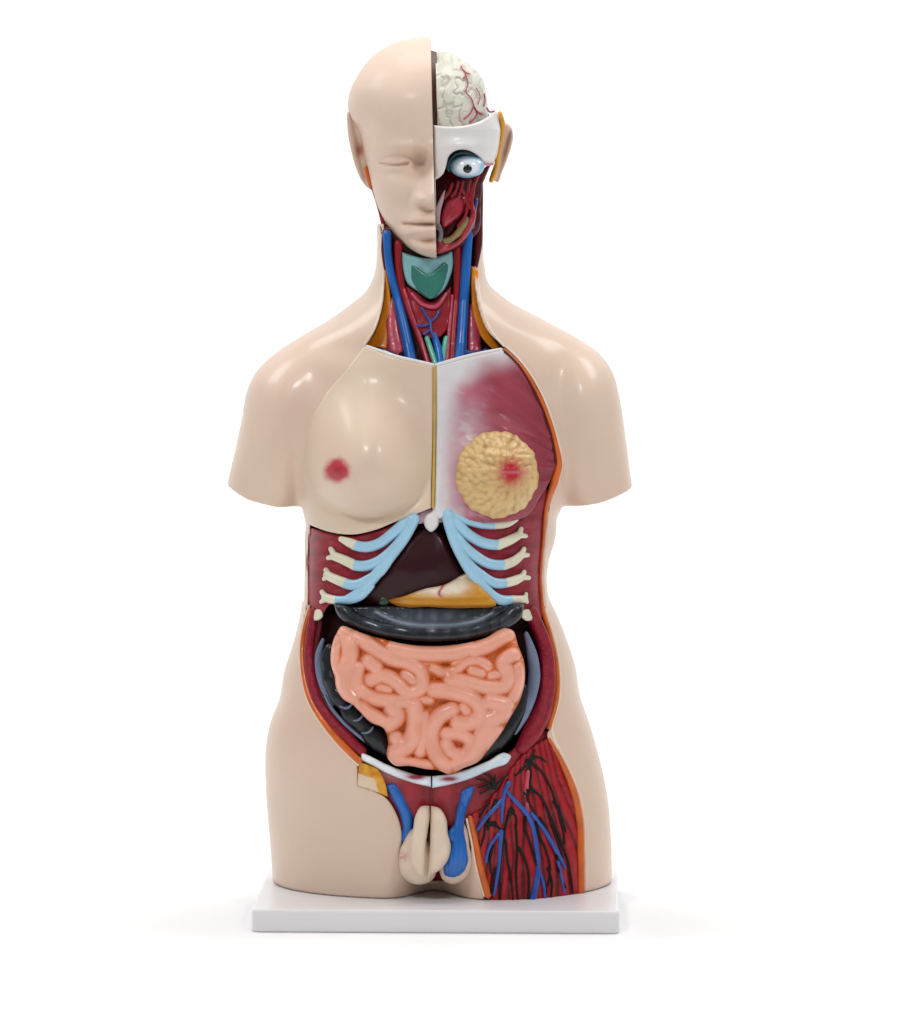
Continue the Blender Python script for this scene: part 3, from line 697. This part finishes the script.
# ---- opened thigh
THI = [(549,737,'s'),(556,750),(565,768),(574,792),(580,822),(581.5,850),(582,893,'s'),(560,899),(535,905),(505,905),(487,900,'s'),(481,872),(475,848),(469,818),(484,806),(497,790),(512,768),(530,748)]
ang0 = (520, 640)
def thi_f(x, y):
    t = np.arctan2(x-516, y-640)*180/np.pi
    return np.sin(t*1.05+2.6*NZ(x, y*.35, 30, 3))
def thi_d(x, y): return SURF(x, y)-3+1.5*np.abs(thi_f(x, y))**.8+.5*NZ(x, y, 9)
def tv_d(x, y): return SURF(x, y)-2.2
def thi_c(x, y):
    a, b, l = C3('54060F', '9C0F1C', 'B62636'); t = np.abs(thi_f(x, y)); c = mixc(a, b, sm(.1, .6, t+.15*NZ(x*2, y*.3, 6)))
    e = sm(.85, 1, t)*.35*np.clip(.5+NZ(x, y, 12)*1.2, 0, 1); return c*(1-e[:, None])+l*e[:, None]
ZPL = ZT
def thi_clip(f):
    return f
th = relief('thigh_muscle', THI, thi_d, 'attr', root, 14, 1.4, 2, thi_c)
tf = [([(549,739),(557,753),(566,772),(574,794),(579.5,822),(580.5,850),(581,890)], [1.6, 2.4, 3.2, 4, 4, 4, 4]), ([(470,818),(475,840),(480,865),(488,895)], [2.6, 3.2, 3.4, 3.6])]
for p_, r_ in tf: band('fat_layer', p_, r_, 'fat', -1.4)
band('skin_edge', [(553,737),(561,752),(570,771),(578.5,793),(584,822),(585,850),(585.5,889)], 1.1, 'cream', -.5)
band('skin_edge', [(466.5,819),(471.5,842),(476,867),(484,896)], 1.1, 'cream', -.5)
V_ = [([(509,783),(505,790),(503,800),(502,812),(502,822)], [3, 2.6, 2.4, 2.2, 1.4]), ([(502,800),(493,810),(484,820),(478,829)], [2.2, 2.6, 2.6, 2]), ([(506,790),(516,802),(526,813),(532,825),(536,845),(538,865),(536,885),(533,899)], [2, 2.6, 3.2, 3, 3, 2.6, 3.6, 4]),
 ([(532,814),(544,830),(553,845),(561,860),(565,868)], [2.2, 2.6, 2.8, 2.6, 1.6]), ([(501,832),(500,850),(498,872),(494,895)], [3.2, 2.4, 2.2, 1.6]), ([(499,834),(490,846),(486,862)], [2, 2, 1.6]), ([(538,868),(543,882),(545,897)], [2, 2, 1.6]), ([(558,862),(562,880),(564,892)], [2, 1.8, 1.4])]
for p_, r_ in V_: tube('femoral_vein', p_, [q_*.85 for q_ in r_], 'dblue', th, d=tv_d, off=1.8, flat=.6, seg=8, step=2)
A_ = [([(528,772),(527,782),(526,792)], 2.2), ([(527,804),(527,812)], 2.2)]
for p_, r_ in A_: tube('femoral_artery', p_, r_, 'pink', th, d=tv_d, off=.6, flat=.7, seg=8, step=2)
N_ = [[(529,761),(538,757),(546,762)], [(529,762),(540,770),(549,784),(555,800),(560,818),(564,834)], [(528,762),(531,772),(530,784),(533,792)], [(528,762),(521,771),(515,776)], [(529,761),(535,750)],
 [(533,790),(541,797),(547,810),(552,826),(558,842),(563,858)], [(527,791),(529,803),(534,812),(538,832),(545,848),(550,868),(548,886)], [(527,790),(533,790)],
 [(492,787),(483,780),(476,779)], [(492,787),(483,792),(480,794)], [(493,787),(490,776),(484,774)], [(494,787),(495,775)], [(494,787),(503,778),(507,776)], [(492,787),(486,786),(478,788)],
 [(510,812),(514,814),(516,830),(517,852),(516,876),(518,900)], [(510,812),(513,808)], [(527,812),(525,826),(531,846),(537,866),(545,884),(547,893)], [(493,824),(487,824),(484,836),(481,846)], [(493,824),(499,828),(504,836),(507,858),(511,880),(513,901)],
 [(496,800),(491,812),(488,830)], [(489,803),(483,811),(480,818)], [(558,806),(562,822),(565,844)], [(540,818),(550,836),(556,850),(560,872),(566,888)], [(554,802),(561,816),(566,832)], [(519,848),(527,866),(529,884),(528,902)], [(548,868),(552,884),(551,897)], [(496,868),(492,884),(490,898)], [(493,845),(490,862),(491,874)],
 [(508,815),(503,840),(500,868),(500,900)], [(546,806),(555,828),(568,862),(573,893)]]
for p_ in N_: tube('nerve', p_, [1.5]+[1.2]*(len(p_)-2)+[.8], 'nerve', th, d=tv_d, off=1.8, flat=.6, seg=8, step=2)
for (x, y, r_) in [(529,762,3.4), (493,787,3.2), (511,811,3.0), (493,824,3.2), (527,793,2.8), (535,817,1.6)]:
    tube('nerve_node', [(x-r_*.6, y), (x, y-.3), (x+r_*.6, y)], [r_*.7, r_, r_*.7], 'nerve', th, d=tv_d, off=.6, flat=.6, seg=9, step=1)
# ------------------------------------------------------------------ neck
def nd(off): return lambda x, y: NF(y)+off-.0018*(x-431)**2
relief('neck_muscle', [(380,226,'s'),(478,226,'s'),(478,262),(477,290),(481,312),(489,333),(504,349,'s'),(470,362),(434,372),(400,364),(364,348,'s'),(376,330),(382,308),(384,280)], nd(-8), 'dred', root, 12, 2, 2)
fl = relief('fat_layer', [(385,268,'s'),(389.5,285),(391,305),(389,328),(386.5,349,'s'),(364,347,'s'),(375,330),(381.5,308)], lambda x, y: nd(6)(x, y)+SURF(x, y)*0, 'neckfat', root, 14, 1.4, 2)
relief('fat_layer', [(471,266,'s'),(476,268),(477,290),(481,312),(489,332),(505,350,'s'),(493,350,'s'),(482,338),(474,318),(471,295)], nd(6), 'neckfat', root, 14, 1.4, 2)
band('skin_edge', [(382.5,225),(383.5,234),(383.5,280),(380.5,308),(374,329),(364,345)], 1.2, 'cream', -1)
band('skin_edge', [(478.5,232),(478.5,286),(482,309),(490,329),(504,346)], 1.2, 'cream', -1)
tube('sternomastoid_muscle', [(386,232),(385,250),(386,268)], [4, 4, 2.5], 'dred', root, d=nd(3))
tube('sternomastoid_muscle', [(393,300),(392,322),(396,350)], [3, 8, 9], 'pink', root, d=nd(2), flat=.6)
tube('sternomastoid_muscle', [(471,306),(473,328),(474,350)], [2.5, 6.5, 7.5], 'pink', root, d=nd(2), flat=.6)
tube('sternomastoid_muscle', [(479,176,-22),(479,200,-20),(478.5,220,-18),(478,245,-14),(475.5,266,-12)], [4, 4.2, 4.4, 4.4, 2.6], 'dred', root, flat=1.2)
tube('jugular_vein', [(387,234),(389,262),(395,290),(403,322),(412,366)], [4.2, 4.2, 4.2, 5, 6], 'blue', root, d=nd(6))
tube('jugular_vein', [(473,196),(469,228),(466,262),(464,298),(462,332),(460,360)], [2.8, 4.6, 5, 5, 5.2, 6.5], 'blue', root, d=nd(8))
tube('carotid_artery', [(398,244),(400,276),(407,304),(418,334),(430,368)], [4, 4, 3.6, 3.4, 3.8], 'artery', root, d=nd(5))
tube('carotid_artery', [(404,290),(412,312),(420,336),(428,364)], [2, 2.2, 2, 2], 'pink', root, d=nd(7))
tube('carotid_artery', [(457,236),(457.5,268),(456,300),(453.5,332),(452,364)], [4.4, 4.2, 3.6, 3.6, 4], 'artery', root, d=nd(6))
tube('carotid_artery', [(452,296),(450,320),(448,345),(447,362)], [1.6, 2, 2, 2.2], 'pink', root, d=nd(8))
tube('subclavian_vein', [(379,349),(385,351),(392,354),(400,358)], [2, 2.6, 2.6, 2], mat('navy', '18204A', .25, .5), root, d=nd(6))
tube('subclavian_vein', [(462,352),(472,354),(482,352),(486,350)], [3.6, 3.2, 2.6, 2], mat('navy2', '1B3C80', .25, .5), root, d=nd(9))
lx = relief('larynx', [(402,252,'s'),(428,258),(452,250,'s'),(453,264),(449,280),(444,290),(431,299),(417,291),(408,284),(403,268)], lambda x, y: nd(13)(x, y)-.10*np.abs(x-430), 'lteal', root, 16, 1.3, 3)
relief('thyroid_cartilage', [(405,265),(411,264),(420,269.5),(428,274),(437,268.5),(446,262),(449,265),(447,276),(442,288),(431,299),(418,290),(409,278)], lambda x, y: nd(19)(x, y)-.42*np.abs(x-430)-.0*y, 'teal', lx, 10, 1.2, 2)
ty = relief('thyroid_gland', [(406,286,'s'),(417,293),(431,302),(444,293),(451,286,'s'),(451,310),(447,330),(436,339),(424,336),(414,318)], lambda x, y: nd(11)(x, y)+1.2*NZ(x, y, 16), 'red', root, 12, 1.3, 3)
tube('thyroid_muscle', [(412,294),(424,305),(434,307),(446,294)], [1.6, 2, 2.4, 1.6], 'pink', ty, d=nd(13.5))
for p_ in ([(422,308),(426,315),(430,322),(431,330),(434,338)], [(439,311),(436,317),(430,322)], [(417,325),(423,326),(429,324)], [(430,330),(424,334)]):
    tube('thyroid_vein', p_, 1.4, mat('vein_violet', '2C3C8C', .3, .4), ty, d=nd(13), step=1, seg=8)
tube('trachea', [(427,338),(431,350),(437,368)], [2.6, 2.8, 3], 'trach', root, d=nd(9))
tube('trachea', [(446,338),(444,350),(442,366)], [2.4, 2.8, 3], 'trach', root, d=nd(9))
tube('brachiocephalic_vein', [(434,335),(438,348),(441,366)], [3, 3.8, 4], 'blue', root, d=nd(10))
# ------------------------------------------------------------------ head
DY = [36.5, 37.5, 40, 45, 60, 80, 100, 120, 140, 160, 180, 200, 220, 235, 246, 252, 256, 257.5]
DD = [0, 14, 30, 46, 70, 86, 94, 97, 98, 96, 95, 95, 94, 93, 90, 82, 55, 0]
_yf = np.arange(36.5, 257.75, .25); _df = np.interp(_yf, DY, DD)
_w = np.clip(np.minimum(_yf-36.5, 257.5-_yf)*.45, 0, 9)
_cs = np.concatenate([[0], np.cumsum(_df)])
for _k in range(2):
    _i0 = np.clip(((_yf-_w-36.5)*4).astype(int), 0, len(_yf)-1); _i1 = np.clip(((_yf+_w-36.5)*4).astype(int)+1, 1, len(_yf))
    _df = (_cs[_i1]-_cs[_i0])/(_i1-_i0); _cs = np.concatenate([[0], np.cumsum(_df)])
def Df(y): return np.interp(y, _yf, _df)
HL = cr([(430,36.5),(418,37.2),(398,41.5),(375,54.5),(358,75),(349,95),(348,108),(351,118),(358,129),(362,142),(365,158),(369,175),(373,192),(378,208),(385,222),(397,238),(412,250),(426,256),(437,257.5)], False, 1)
def HX(y): return np.interp(y, [36, 50, 100, 150, 200, 258], [430, 431.2, 432.6, 433.8, 435.2, 437])
def wL(y):
    o = np.argsort(HL[:, 1]); return HX(y)-np.interp(y, HL[o, 1], HL[o, 0])
def feat(x, y):
    m = HX(y)
    f = 6.5*G(x, y, 406, 147, 20, 4.5)-21*G(x, y, 403, 163.5, 19, 9.5)-15*G(x, y, 423, 162, 6.5, 11)
    f = f+16*G(x, y, 396, 164, 12.5, 7)
    lid = 163.5+1.6*np.clip(1-((x-395)/14)**2, -1, 1)
    f = f-6.0*np.exp(-.5*((y-lid)/1.3)**2)*sm(377, 383, x)*sm(412, 406, x)
    f = f-2.4*np.exp(-.5*((y-155.5+.014*(x-398)**2*-1)/1.5)**2)*sm(378, 386, x)*sm(416, 408, x)
    f = f-2.2*G(x, y, 396, 173, 12, 2.5)
    h = np.interp(y, [138, 150, 160, 170, 185, 193, 198, 202, 206, 210], [1, 5, 11, 18, 27, 33, 34, 30, 16, 0])
    sx = np.interp(y, [140, 165, 185, 200, 209], [9, 6, 7.5, 10, 10])
    f = f+h*np.exp(-.5*(np.abs(x-m)/sx)**2.0)
    f = f+9*np.exp(-.5*(((x-418)/5.2)**2+((y-199)/4.8)**2)**1.5)-4*G(x, y, 409.5, 198, 2.2, 5)-8*G(x, y, 423.5, 206, 4.5, 1.7)-2.5*G(x, y, 409, 209, 6, 8)
    f = f+11*G(x, y, 431, 218.5, 14, 3.3)+15*G(x, y, 431, 230.5, 13, 4.0)-9*np.exp(-.5*((y-224.3+.03*np.maximum(0, 425-x))/1.2)**2)*sm(400, 406, x)
    f = f-3*G(x, y, 400, 225, 3, 4)-10*G(x, y, 430, 239.5, 14, 3.2)+9*G(x, y, 432, 248, 12, 6)-2.5*np.exp(-.5*((x-m)/2.0)**2)*sm(208, 211, y)*sm(219, 216, y)
    f = f+5*G(x, y, 386, 185, 13, 11)-6*G(x, y, 398, 212, 9, 14)-5*G(x, y, 366, 122, 8, 16)+2*G(x, y, 405, 100, 22, 18)
    f = f+0*x
    return f
def skin_c(x, y):
    a, b = C3('D8BEAC', 'DCC3B0'); return mixc(a, b, np.clip(.5+NZ(x, y, 40), 0, 1))
def half_loft(name, x0, sgn, wfn, y0, y1, D, Db, nexp, material, par, feature=None, ny_=230, nt=110, cfn=None):
    s = np.linspace(0, 1, ny_); ys = y0+(y1-y0)*(1-np.cos(np.pi*s))/2*.5+(y1-y0)*s*.5
    th_ = np.linspace(0, np.pi, nt); Y, T_ = np.meshgrid(ys, th_, indexing='ij')
    w_ = np.maximum(wfn(ys), .05)[:, None]
    if callable(x0): x0 = x0(ys)[:, None]
    x = w_*np.abs(np.sin(T_))**(2/nexp); cc = np.cos(T_)
    d = np.where(cc > 0, D(ys)[:, None]*np.abs(cc)**(2/nexp), -Db(ys)[:, None]*np.abs(cc)**(2/nexp))
    f0 = (DC-CD)/DC; X = (x0+sgn*x-CX)*f0; Z = ZC-(Y-HY)*f0
    dep = CD+d
    if feature is not None:
        for k in range(1):
            ff = (DC-dep)/DC; px = CX+X/ff; py = HY+(ZC-Z)/ff
            dep = dep+feature(px, py)*sm(.0, .35, cc)
    ff = (DC-dep)/DC; px = CX+X/ff; py = HY+(ZC-Z)/ff
    P = np.stack([X, -dep, Z], -1).reshape(-1, 3)*.001
    n1, n2 = P.shape[0]//nt, nt
    I = np.arange(n1*n2).reshape(n1, n2)
    Q = np.stack([I[:-1, :-1], I[:-1, 1:], I[1:, 1:], I[1:, :-1]], -1).reshape(-1, 4)
    if sgn > 0: Q = Q[:, ::-1]
    F = Q.tolist()
    # flat cap on the cut plane, own vertices
    ring = np.concatenate([P[I[:, 0]], P[I[::-1, -1]]]); k = len(P)
    F += [[k+i for i in range(len(ring))] if sgn > 0 else [k+i for i in range(len(ring))][::-1]]
    V = np.concatenate([P, ring])
    cols = None
    if cfn is not None:
        c = cfn(px.ravel(), py.ravel()); cols = np.concatenate([c, np.tile(c[:1], (len(ring), 1))])
    return link(name, V, F, material, par, cols)
head = half_loft('head', HX, -1, wL, 36.6, 257.4, Df, lambda y: np.interp(y, [37, 60, 100, 180, 225, 257], [5, 60, 88, 80, 40, 2]), 2.15, 'face', root, feat, 330, 200, cfn=skin_c)
# ear, seen edge-on behind the temple
def ear_c(x, y):
    a, r_ = C3('D2B6A4', 'A8504A'); t = np.clip(G(x, y, 360, 150, 2.6, 4)*1.0, 0, .8)
    return mixc(a, r_, t)
relief('ear', [(348.5,112),(355,116),(361,126),(366,145),(370,165),(373,184),(374,190),(368,188),(362,181),(356,168),(351,150),(347.5,127)], lambda x, y: -34+.25*(354-x)-4*G(x, y, 360, 148, 3, 8)-2*np.exp(-.5*((x-354-.2*(y-125))/1.5)**2), 'face', head, 16, 1.1, 4, ear_c)
tube('fat_layer', [(366,168,-32),(368.5,178,-32),(371,188,-34)], [2, 2.6, 1.6], 'fat', root)
tube('jaw_muscle', [(370,172,-34),(373,186,-34),(377,200,-34),(380,212,-32),(384,226,-30),(390,244,-26)], [1.6, 2.6, 2, 1.6, 2.4, 4], 'wall', root)
# right side: cranium base with temple, brain, skull band
HR = cr([(436,150),(470,150),(488,152),(493,165),(484,180),(482,200),(482,232),(470,246),(450,252),(436,255)], False, 1)
relief('deep_face_muscle', [(434.8,158,'s'),(484,160,'s'),(483,180),(481,200),(478,232),(468,243),(455,250),(437,256,'s')], lambda x, y: np.interp(y, [158, 175, 200, 250], [-8, -4, 7, 4])-.006*(x-440)**2+2.5*NZ(x*1.5+y*.6, y*.5, 7), 'dred', root, 40, 2, 3)
def wR(y): return np.interp(y, [50, 56, 62, 72, 84, 97, 115, 130, 150, 175, 185], [1, 18, 30, 40, 48, 52, 58, 63, 60, 50, 30])
half_loft('skull_base', 437, 1, lambda y: wR(y)-6, 100, 215, lambda y: np.interp(y, [100, 110, 150, 215], [30, 40, 45, 40]), lambda y: np.interp(y, [100, 140, 215], [82, 84, 60]), 2.2, 'dred', root, ny_=60, nt=50)
# brain
WB = cr([(437,52),(446,52),(458,57),(472,66.5),(482,78),(486,92),(488,112),(489,126),(489,140)], False, 1)
bs_ = [np.array(p) for p in ()]
def gyri(x, y): return NZ(x*1.0, y*.8, 9, 2)
def brain_f(x, y):
    n = gyri(x+9*NZ(x, y, 16), y+9*NZ(x+77, y, 15)); g = -1.9*np.exp(-.5*(n/.10)**2)
    return g+1.*NZ(x, y, 18)
def brain_c(x, y):
    w_, g, r_ = C3('CFCDBE', 'A9A898', 'B0506A'); n = gyri(x+9*NZ(x, y, 16), y+9*NZ(x+77, y, 15)); t = .55*np.exp(-.5*(n/.09)**2)
    c = mixc(w_, g, t); v = np.exp(-.5*(NZ(x*1.2+40, y+11, 13, 3)/.035)**2)*sm(452, 464, x)*.45
    return c*(1-v[:, None])+r_*v[:, None]
wB = lambda y: np.maximum(.1, np.interp(y, WB[:, 1][3:], WB[:, 0][3:])-np.interp(y, [50, 125], [435.5, 438]))
brD = lambda y: np.interp(y, [51.5, 53, 57, 64, 76, 92, 110, 140], [2, 22, 40, 56, 72, 82, 86, 86])
brain = half_loft('brain', lambda y: np.interp(y, [50, 125], [435.5, 438]), 1, wB, 51.8, 138, brD, lambda y: brD(y)*.9, 2.1, 'attr', root, brain_f, 150, 150, brain_c)
def hd(off): # skull surface on the right
    def f(x, y):
        w_ = wR(y)+5; t = np.clip(1-(np.abs(x-437)/w_)**2.2, 0.0, 1)
        return CD+Df(np.maximum(y, 112.))*t**(1/2.2)*.97+off
    return f
bd = lambda x, y: CD+brD(y)*np.clip(1-((x-438.5)/wB(y))**2.1, .02, 1)**(1/2.1)
for p_, r_ in [([(463,70),(466,74),(464,78)], .8), ([(461,66),(465,72),(470,74)], .7), ([(466,76),(468,84),(466,92),(471,98),(474,106)], .6), ([(474,106),(478,112),(482,114)], .8), ([(474,106),(470,114),(464,119)], .7), ([(478,112),(474,119),(470,122)], .8), ([(484,94),(485,100),(484,106)], .8), ([(476,88),(480,96),(478,104)], .5)]:
    tube('blood_vessel', p_, r_, 'vessel', brain, d=bd, off=.8, seg=6, step=1)
relief('falx', [(429,50,'s'),(436.5,52,'s'),(439.5,127,'s'),(429,127,'s')], lambda x, y: CD+Df(y)-16+0*x, mat('slit_brown', '5A3A28', .5, .1), root, 60, 2, 0)
# skull band
SKB = [(433.5,125,'s'),(455,126.5),(475,123),(489,116),(496,111),(499,113,'s'),(500.5,128),(499,145),(496,158),(491,166),(484,163),(478,156),(470,151),(462,149.5),(455,151),(449,156),(446,166),(443,174),(437,179),(434.5,180,'s')]
def skb_d(x, y): return hd(0)(x, y)+2.5*G(x, y, 468, 146, 14, 4)-3*G(x, y, 492, 140, 5, 14)-2.0*G(x, y, 458, 134, 22, 6)+2*G(x, y, 444, 165, 4, 12)
sk = relief('skull', SKB, skb_d, 'white', root, 14, 1.2, 3)
band_s = tube('fat_layer', [(500,113,CD+30),(502.5,124,CD+28),(501.5,138,CD+26),(498.5,152,CD+24),(497,165,CD+22)], [2, 2.8, 2.4, 2.6, 2.6], 'yfat', root, flat=1.6)
tube('fat_layer', [(496,166,CD+22),(494,174,CD+20),(491.5,180,CD+18)], [2.4, 3.2, 2.6], 'yfat', root, flat=1.6)
tube('blood_vessel', [(483,164),(488,165),(493,164)], 1.0, 'pink', sk, d=hd(4), seg=6, step=1)
tube('blood_vessel', [(487,108,-5),(490,112,-5),(494,111,-8)], .9, 'vessel', sk, seg=6, step=1)
def ear2_c(x, y):
    a, r_ = C3('D6BCAA', '9C7268'); t = np.exp(-.5*((x-509.5+.27*(y-135))/1.6)**2)*sm(126, 134, y)*sm(166, 150, y)*.75; return mixc(a, r_, t)
relief('ear', [(501,124),(506,123),(511,127),(513,136),(511,148),(507,160),(502,172),(497,182),(493.5,180),(496,168),(499,152),(501,138)], lambda x, y: CD+16-3.5*np.exp(-.5*((x-509+.27*(y-135))/1.8)**2)+0*x, 'face', root, 24, 1.0, 4, ear2_c)
# eye
def sphere(name, c, r, m, par, sc=(1, 1, 1), cut=None, seg=32):
    V = []; F = []
    for i in range(seg//2+1):
        a = math.pi*i/(seg//2)
        for j in range(seg):
            b = 2*math.pi*j/seg; V.append((c[0]+r*sc[0]*math.sin(a)*math.cos(b), c[1]-r*sc[1]*math.cos(a), c[2]+r*sc[2]*math.sin(a)*math.sin(b)))
    for i in range(seg//2):
        for j in range(seg): F.append([i*seg+j, (i+1)*seg+j, (i+1)*seg+(j+1) % seg, i*seg+(j+1) % seg])
    return link(name, V, F, m, par)
ec = W(467, 166.5, 18)
eyem = mat('eye_white', 'DCE8F0', .15, .6, 0, 10, attr=True)
eye = sphere('eyeball', ec, .0145, eyem, root, (1.2, .9, .80))
me = eye.data; co = np.array([v.co[:] for v in me.vertices]); rad = np.hypot((co[:, 0]-ec[0])/1.2, (co[:, 2]-ec[2])/.80)/.0145
a_ = me.color_attributes.new('Col', 'FLOAT_COLOR', 'POINT'); cc_ = np.ones((len(co), 4)); w1, b1 = C3('E4ECF2', '7DB4D4')
cc_[:, :3] = mixc(w1, b1, sm(.55, .95, rad)); a_.data.foreach_set('color', cc_.ravel())
pc = W(467.5, 168.5, 18+12.0)
sphere('iris', pc, .0046, 'iris', eye, (1, .35, 1), seg=24)
sphere('pupil', W(467.5, 168.5, 18+13.2), .0040, 'black', eye, (1, .32, 1), seg=24)
ly = relief('eyelid_rim', [(446,168),(449,158),(456,152),(465,150),(474,153),(481,160),(483,166),(478,163),(471,157),(464,155),(456,157),(451,163),(449,172)], lambda x, y: 22+0*x, mat('dark_teal', '234A52', .3, .4), root, 8, 1, 2)
# inside of the face
relief('cheek_muscle', [(440,222),(442,210),(447,200),(456,195),(465,197),(465,208),(460,217),(451,224),(443,228)], lambda x, y: 13+3*G(x, y, 452, 215, 8, 8)+1.0*NZ(x*1.4+y*.5, y*.4, 5), mat('tongue_red', 'A82034', .28, .5, .1, 60, .2), root, 10, 1.3, 4)
relief('nasal_septum', [(436,208,'s'),(440,198),(445,190),(444,198),(441,210),(439.5,230,'s'),(436,230,'s')], lambda x, y: 20+0*x, mat('septum_grey', 'B8A0A6', .3, .4), root, 8, 1, 1.5)
relief('jaw_bone', [(441,240),(450,236),(460,224),(466,216),(470,218),(466,230),(456,240),(444,246)], lambda x, y: 15+1.2*NZ(x, y, 5), mat('jaw_tan', '9C8658', .4, .3, .2, 60), root, 10, 1.2, 3)
relief('jaw_muscle', [(437,238,'s'),(444,243),(456,241),(464,230),(470,216),(473,204),(476,212),(472,228),(462,242),(448,251),(437,254,'s')], lambda x, y: 17+1.5*NZ(x, y, 6), mat('jaw_red', 'A42A36', .32, .4, .15, 60), root, 12, 1.2, 3)
tube('tooth_nerve', [(439,226),(441,232),(440,240)], 2.2, mat('lead_grey', '70767C', .25, .5), root, d=lambda x, y: 22+0*x)
for p_, r_ in [([(462,190),(467,200),(466,214),(458,226)], 1.5), ([(470,180),(468,196),(470,208)], 1.3), ([(452,184),(449,192),(444,198)], 1.6), ([(458,182),(456,190),(452,196)], 1.5), ([(463,182),(461,190),(459,196)], 1.3), ([(474,186),(472,200),(473,214)], 1.6), ([(478,176),(472,190),(470,200)], 1.6)]:
    tube('facial_muscle', p_, r_, 'red', root, d=lambda x, y: 17+0*x)
relief('temple_muscle', [(470,178),(484,168),(490,164),(486,176),(482,186),(480,206),(477,220),(473,200)], lambda x, y: -8-.02*(x-470)**2, 'dred', root, 20, 1.4, 3)
tube('facial_vein', [(476,200),(473,212),(471,226)], [2.2, 3.2, 3.6], mat('deep_blue', '1A3478', .28, .4), root, d=lambda x, y: 8+0*x)
# ------------------------------------------------------------------ backdrop sweep
def backdrop():
    prof = [(-6.5, 0), (1.6, 0)]
    for k in range(1, 13):
        a = math.radians(90*k/12); prof.append((1.6+1.2*math.sin(a), 1.2-1.2*math.cos(a)))
    prof += [(2.8, 5.5)]
    V = []; F = []
    for y, z in prof: V += [(-6, y, z), (6, y, z)]
    for i in range(len(prof)-1): F.append([2*i, 2*i+1, 2*i+3, 2*i+2])
    o = link('backdrop', V, F, 'back'); o['kind'] = 'structure'
    return o
backdrop()
# ------------------------------------------------------------------ light
Wd = bpy.data.worlds.new('World'); S.world = Wd; Wd.use_nodes = True
Wd.node_tree.nodes['Background'].inputs[0].default_value = (1, 1, 1, 1)
Wd.node_tree.nodes['Background'].inputs[1].default_value = .29
def area(name, loc, tgt, sx, sy, e, col=(1, 1, 1)):
    l = bpy.data.lights.new(name, 'AREA'); l.shape = 'RECTANGLE'; l.size = sx; l.size_y = sy; l.energy = e; l.color = col
    o = bpy.data.objects.new(name, l); COL.objects.link(o); o.location = loc
    o.rotation_euler = (Vector(tgt)-Vector(loc)).to_track_quat('-Z', 'Y').to_euler(); return o
area('key_softbox', (-1.15, -2.0, 2.5), (0, 0, .5), .55, .4, 25)
area('fill_softbox', (1.5, -1.9, 2.3), (0, 0, .5), .4, .4, 16)
area('added_top_light', (0, .45, 3.3), (0, .45, 0), 2.6, 1.6, 62)  # added overhead light, evens out the floor around the plate
area('added_backdrop_light', (-3.0, 1.0, 3.2), (0, 2.6, .6), 1.5, 1.5, 56)  # added pair of lights, only there to whiten the backdrop
area('added_backdrop_light', (3.0, 1.0, 3.2), (0, 2.6, .6), 1.5, 1.5, 56)
# ------------------------------------------------------------------ camera
cam = bpy.data.cameras.new('camera'); co = bpy.data.objects.new('camera', cam); COL.objects.link(co)
co.location = (0, -4.5, ZC*.001); co.rotation_euler = (math.radians(90), 0, 0)
cam.sensor_width = 36; cam.lens = 36*4.5/1.024; cam.shift_y = -(512-HY)/1024; cam.clip_end = 100
S.camera = co
S.view_settings.view_transform = 'Standard'; S.view_settings.look = 'None'
S.view_settings.exposure = -.05; S.view_settings.gamma = 1
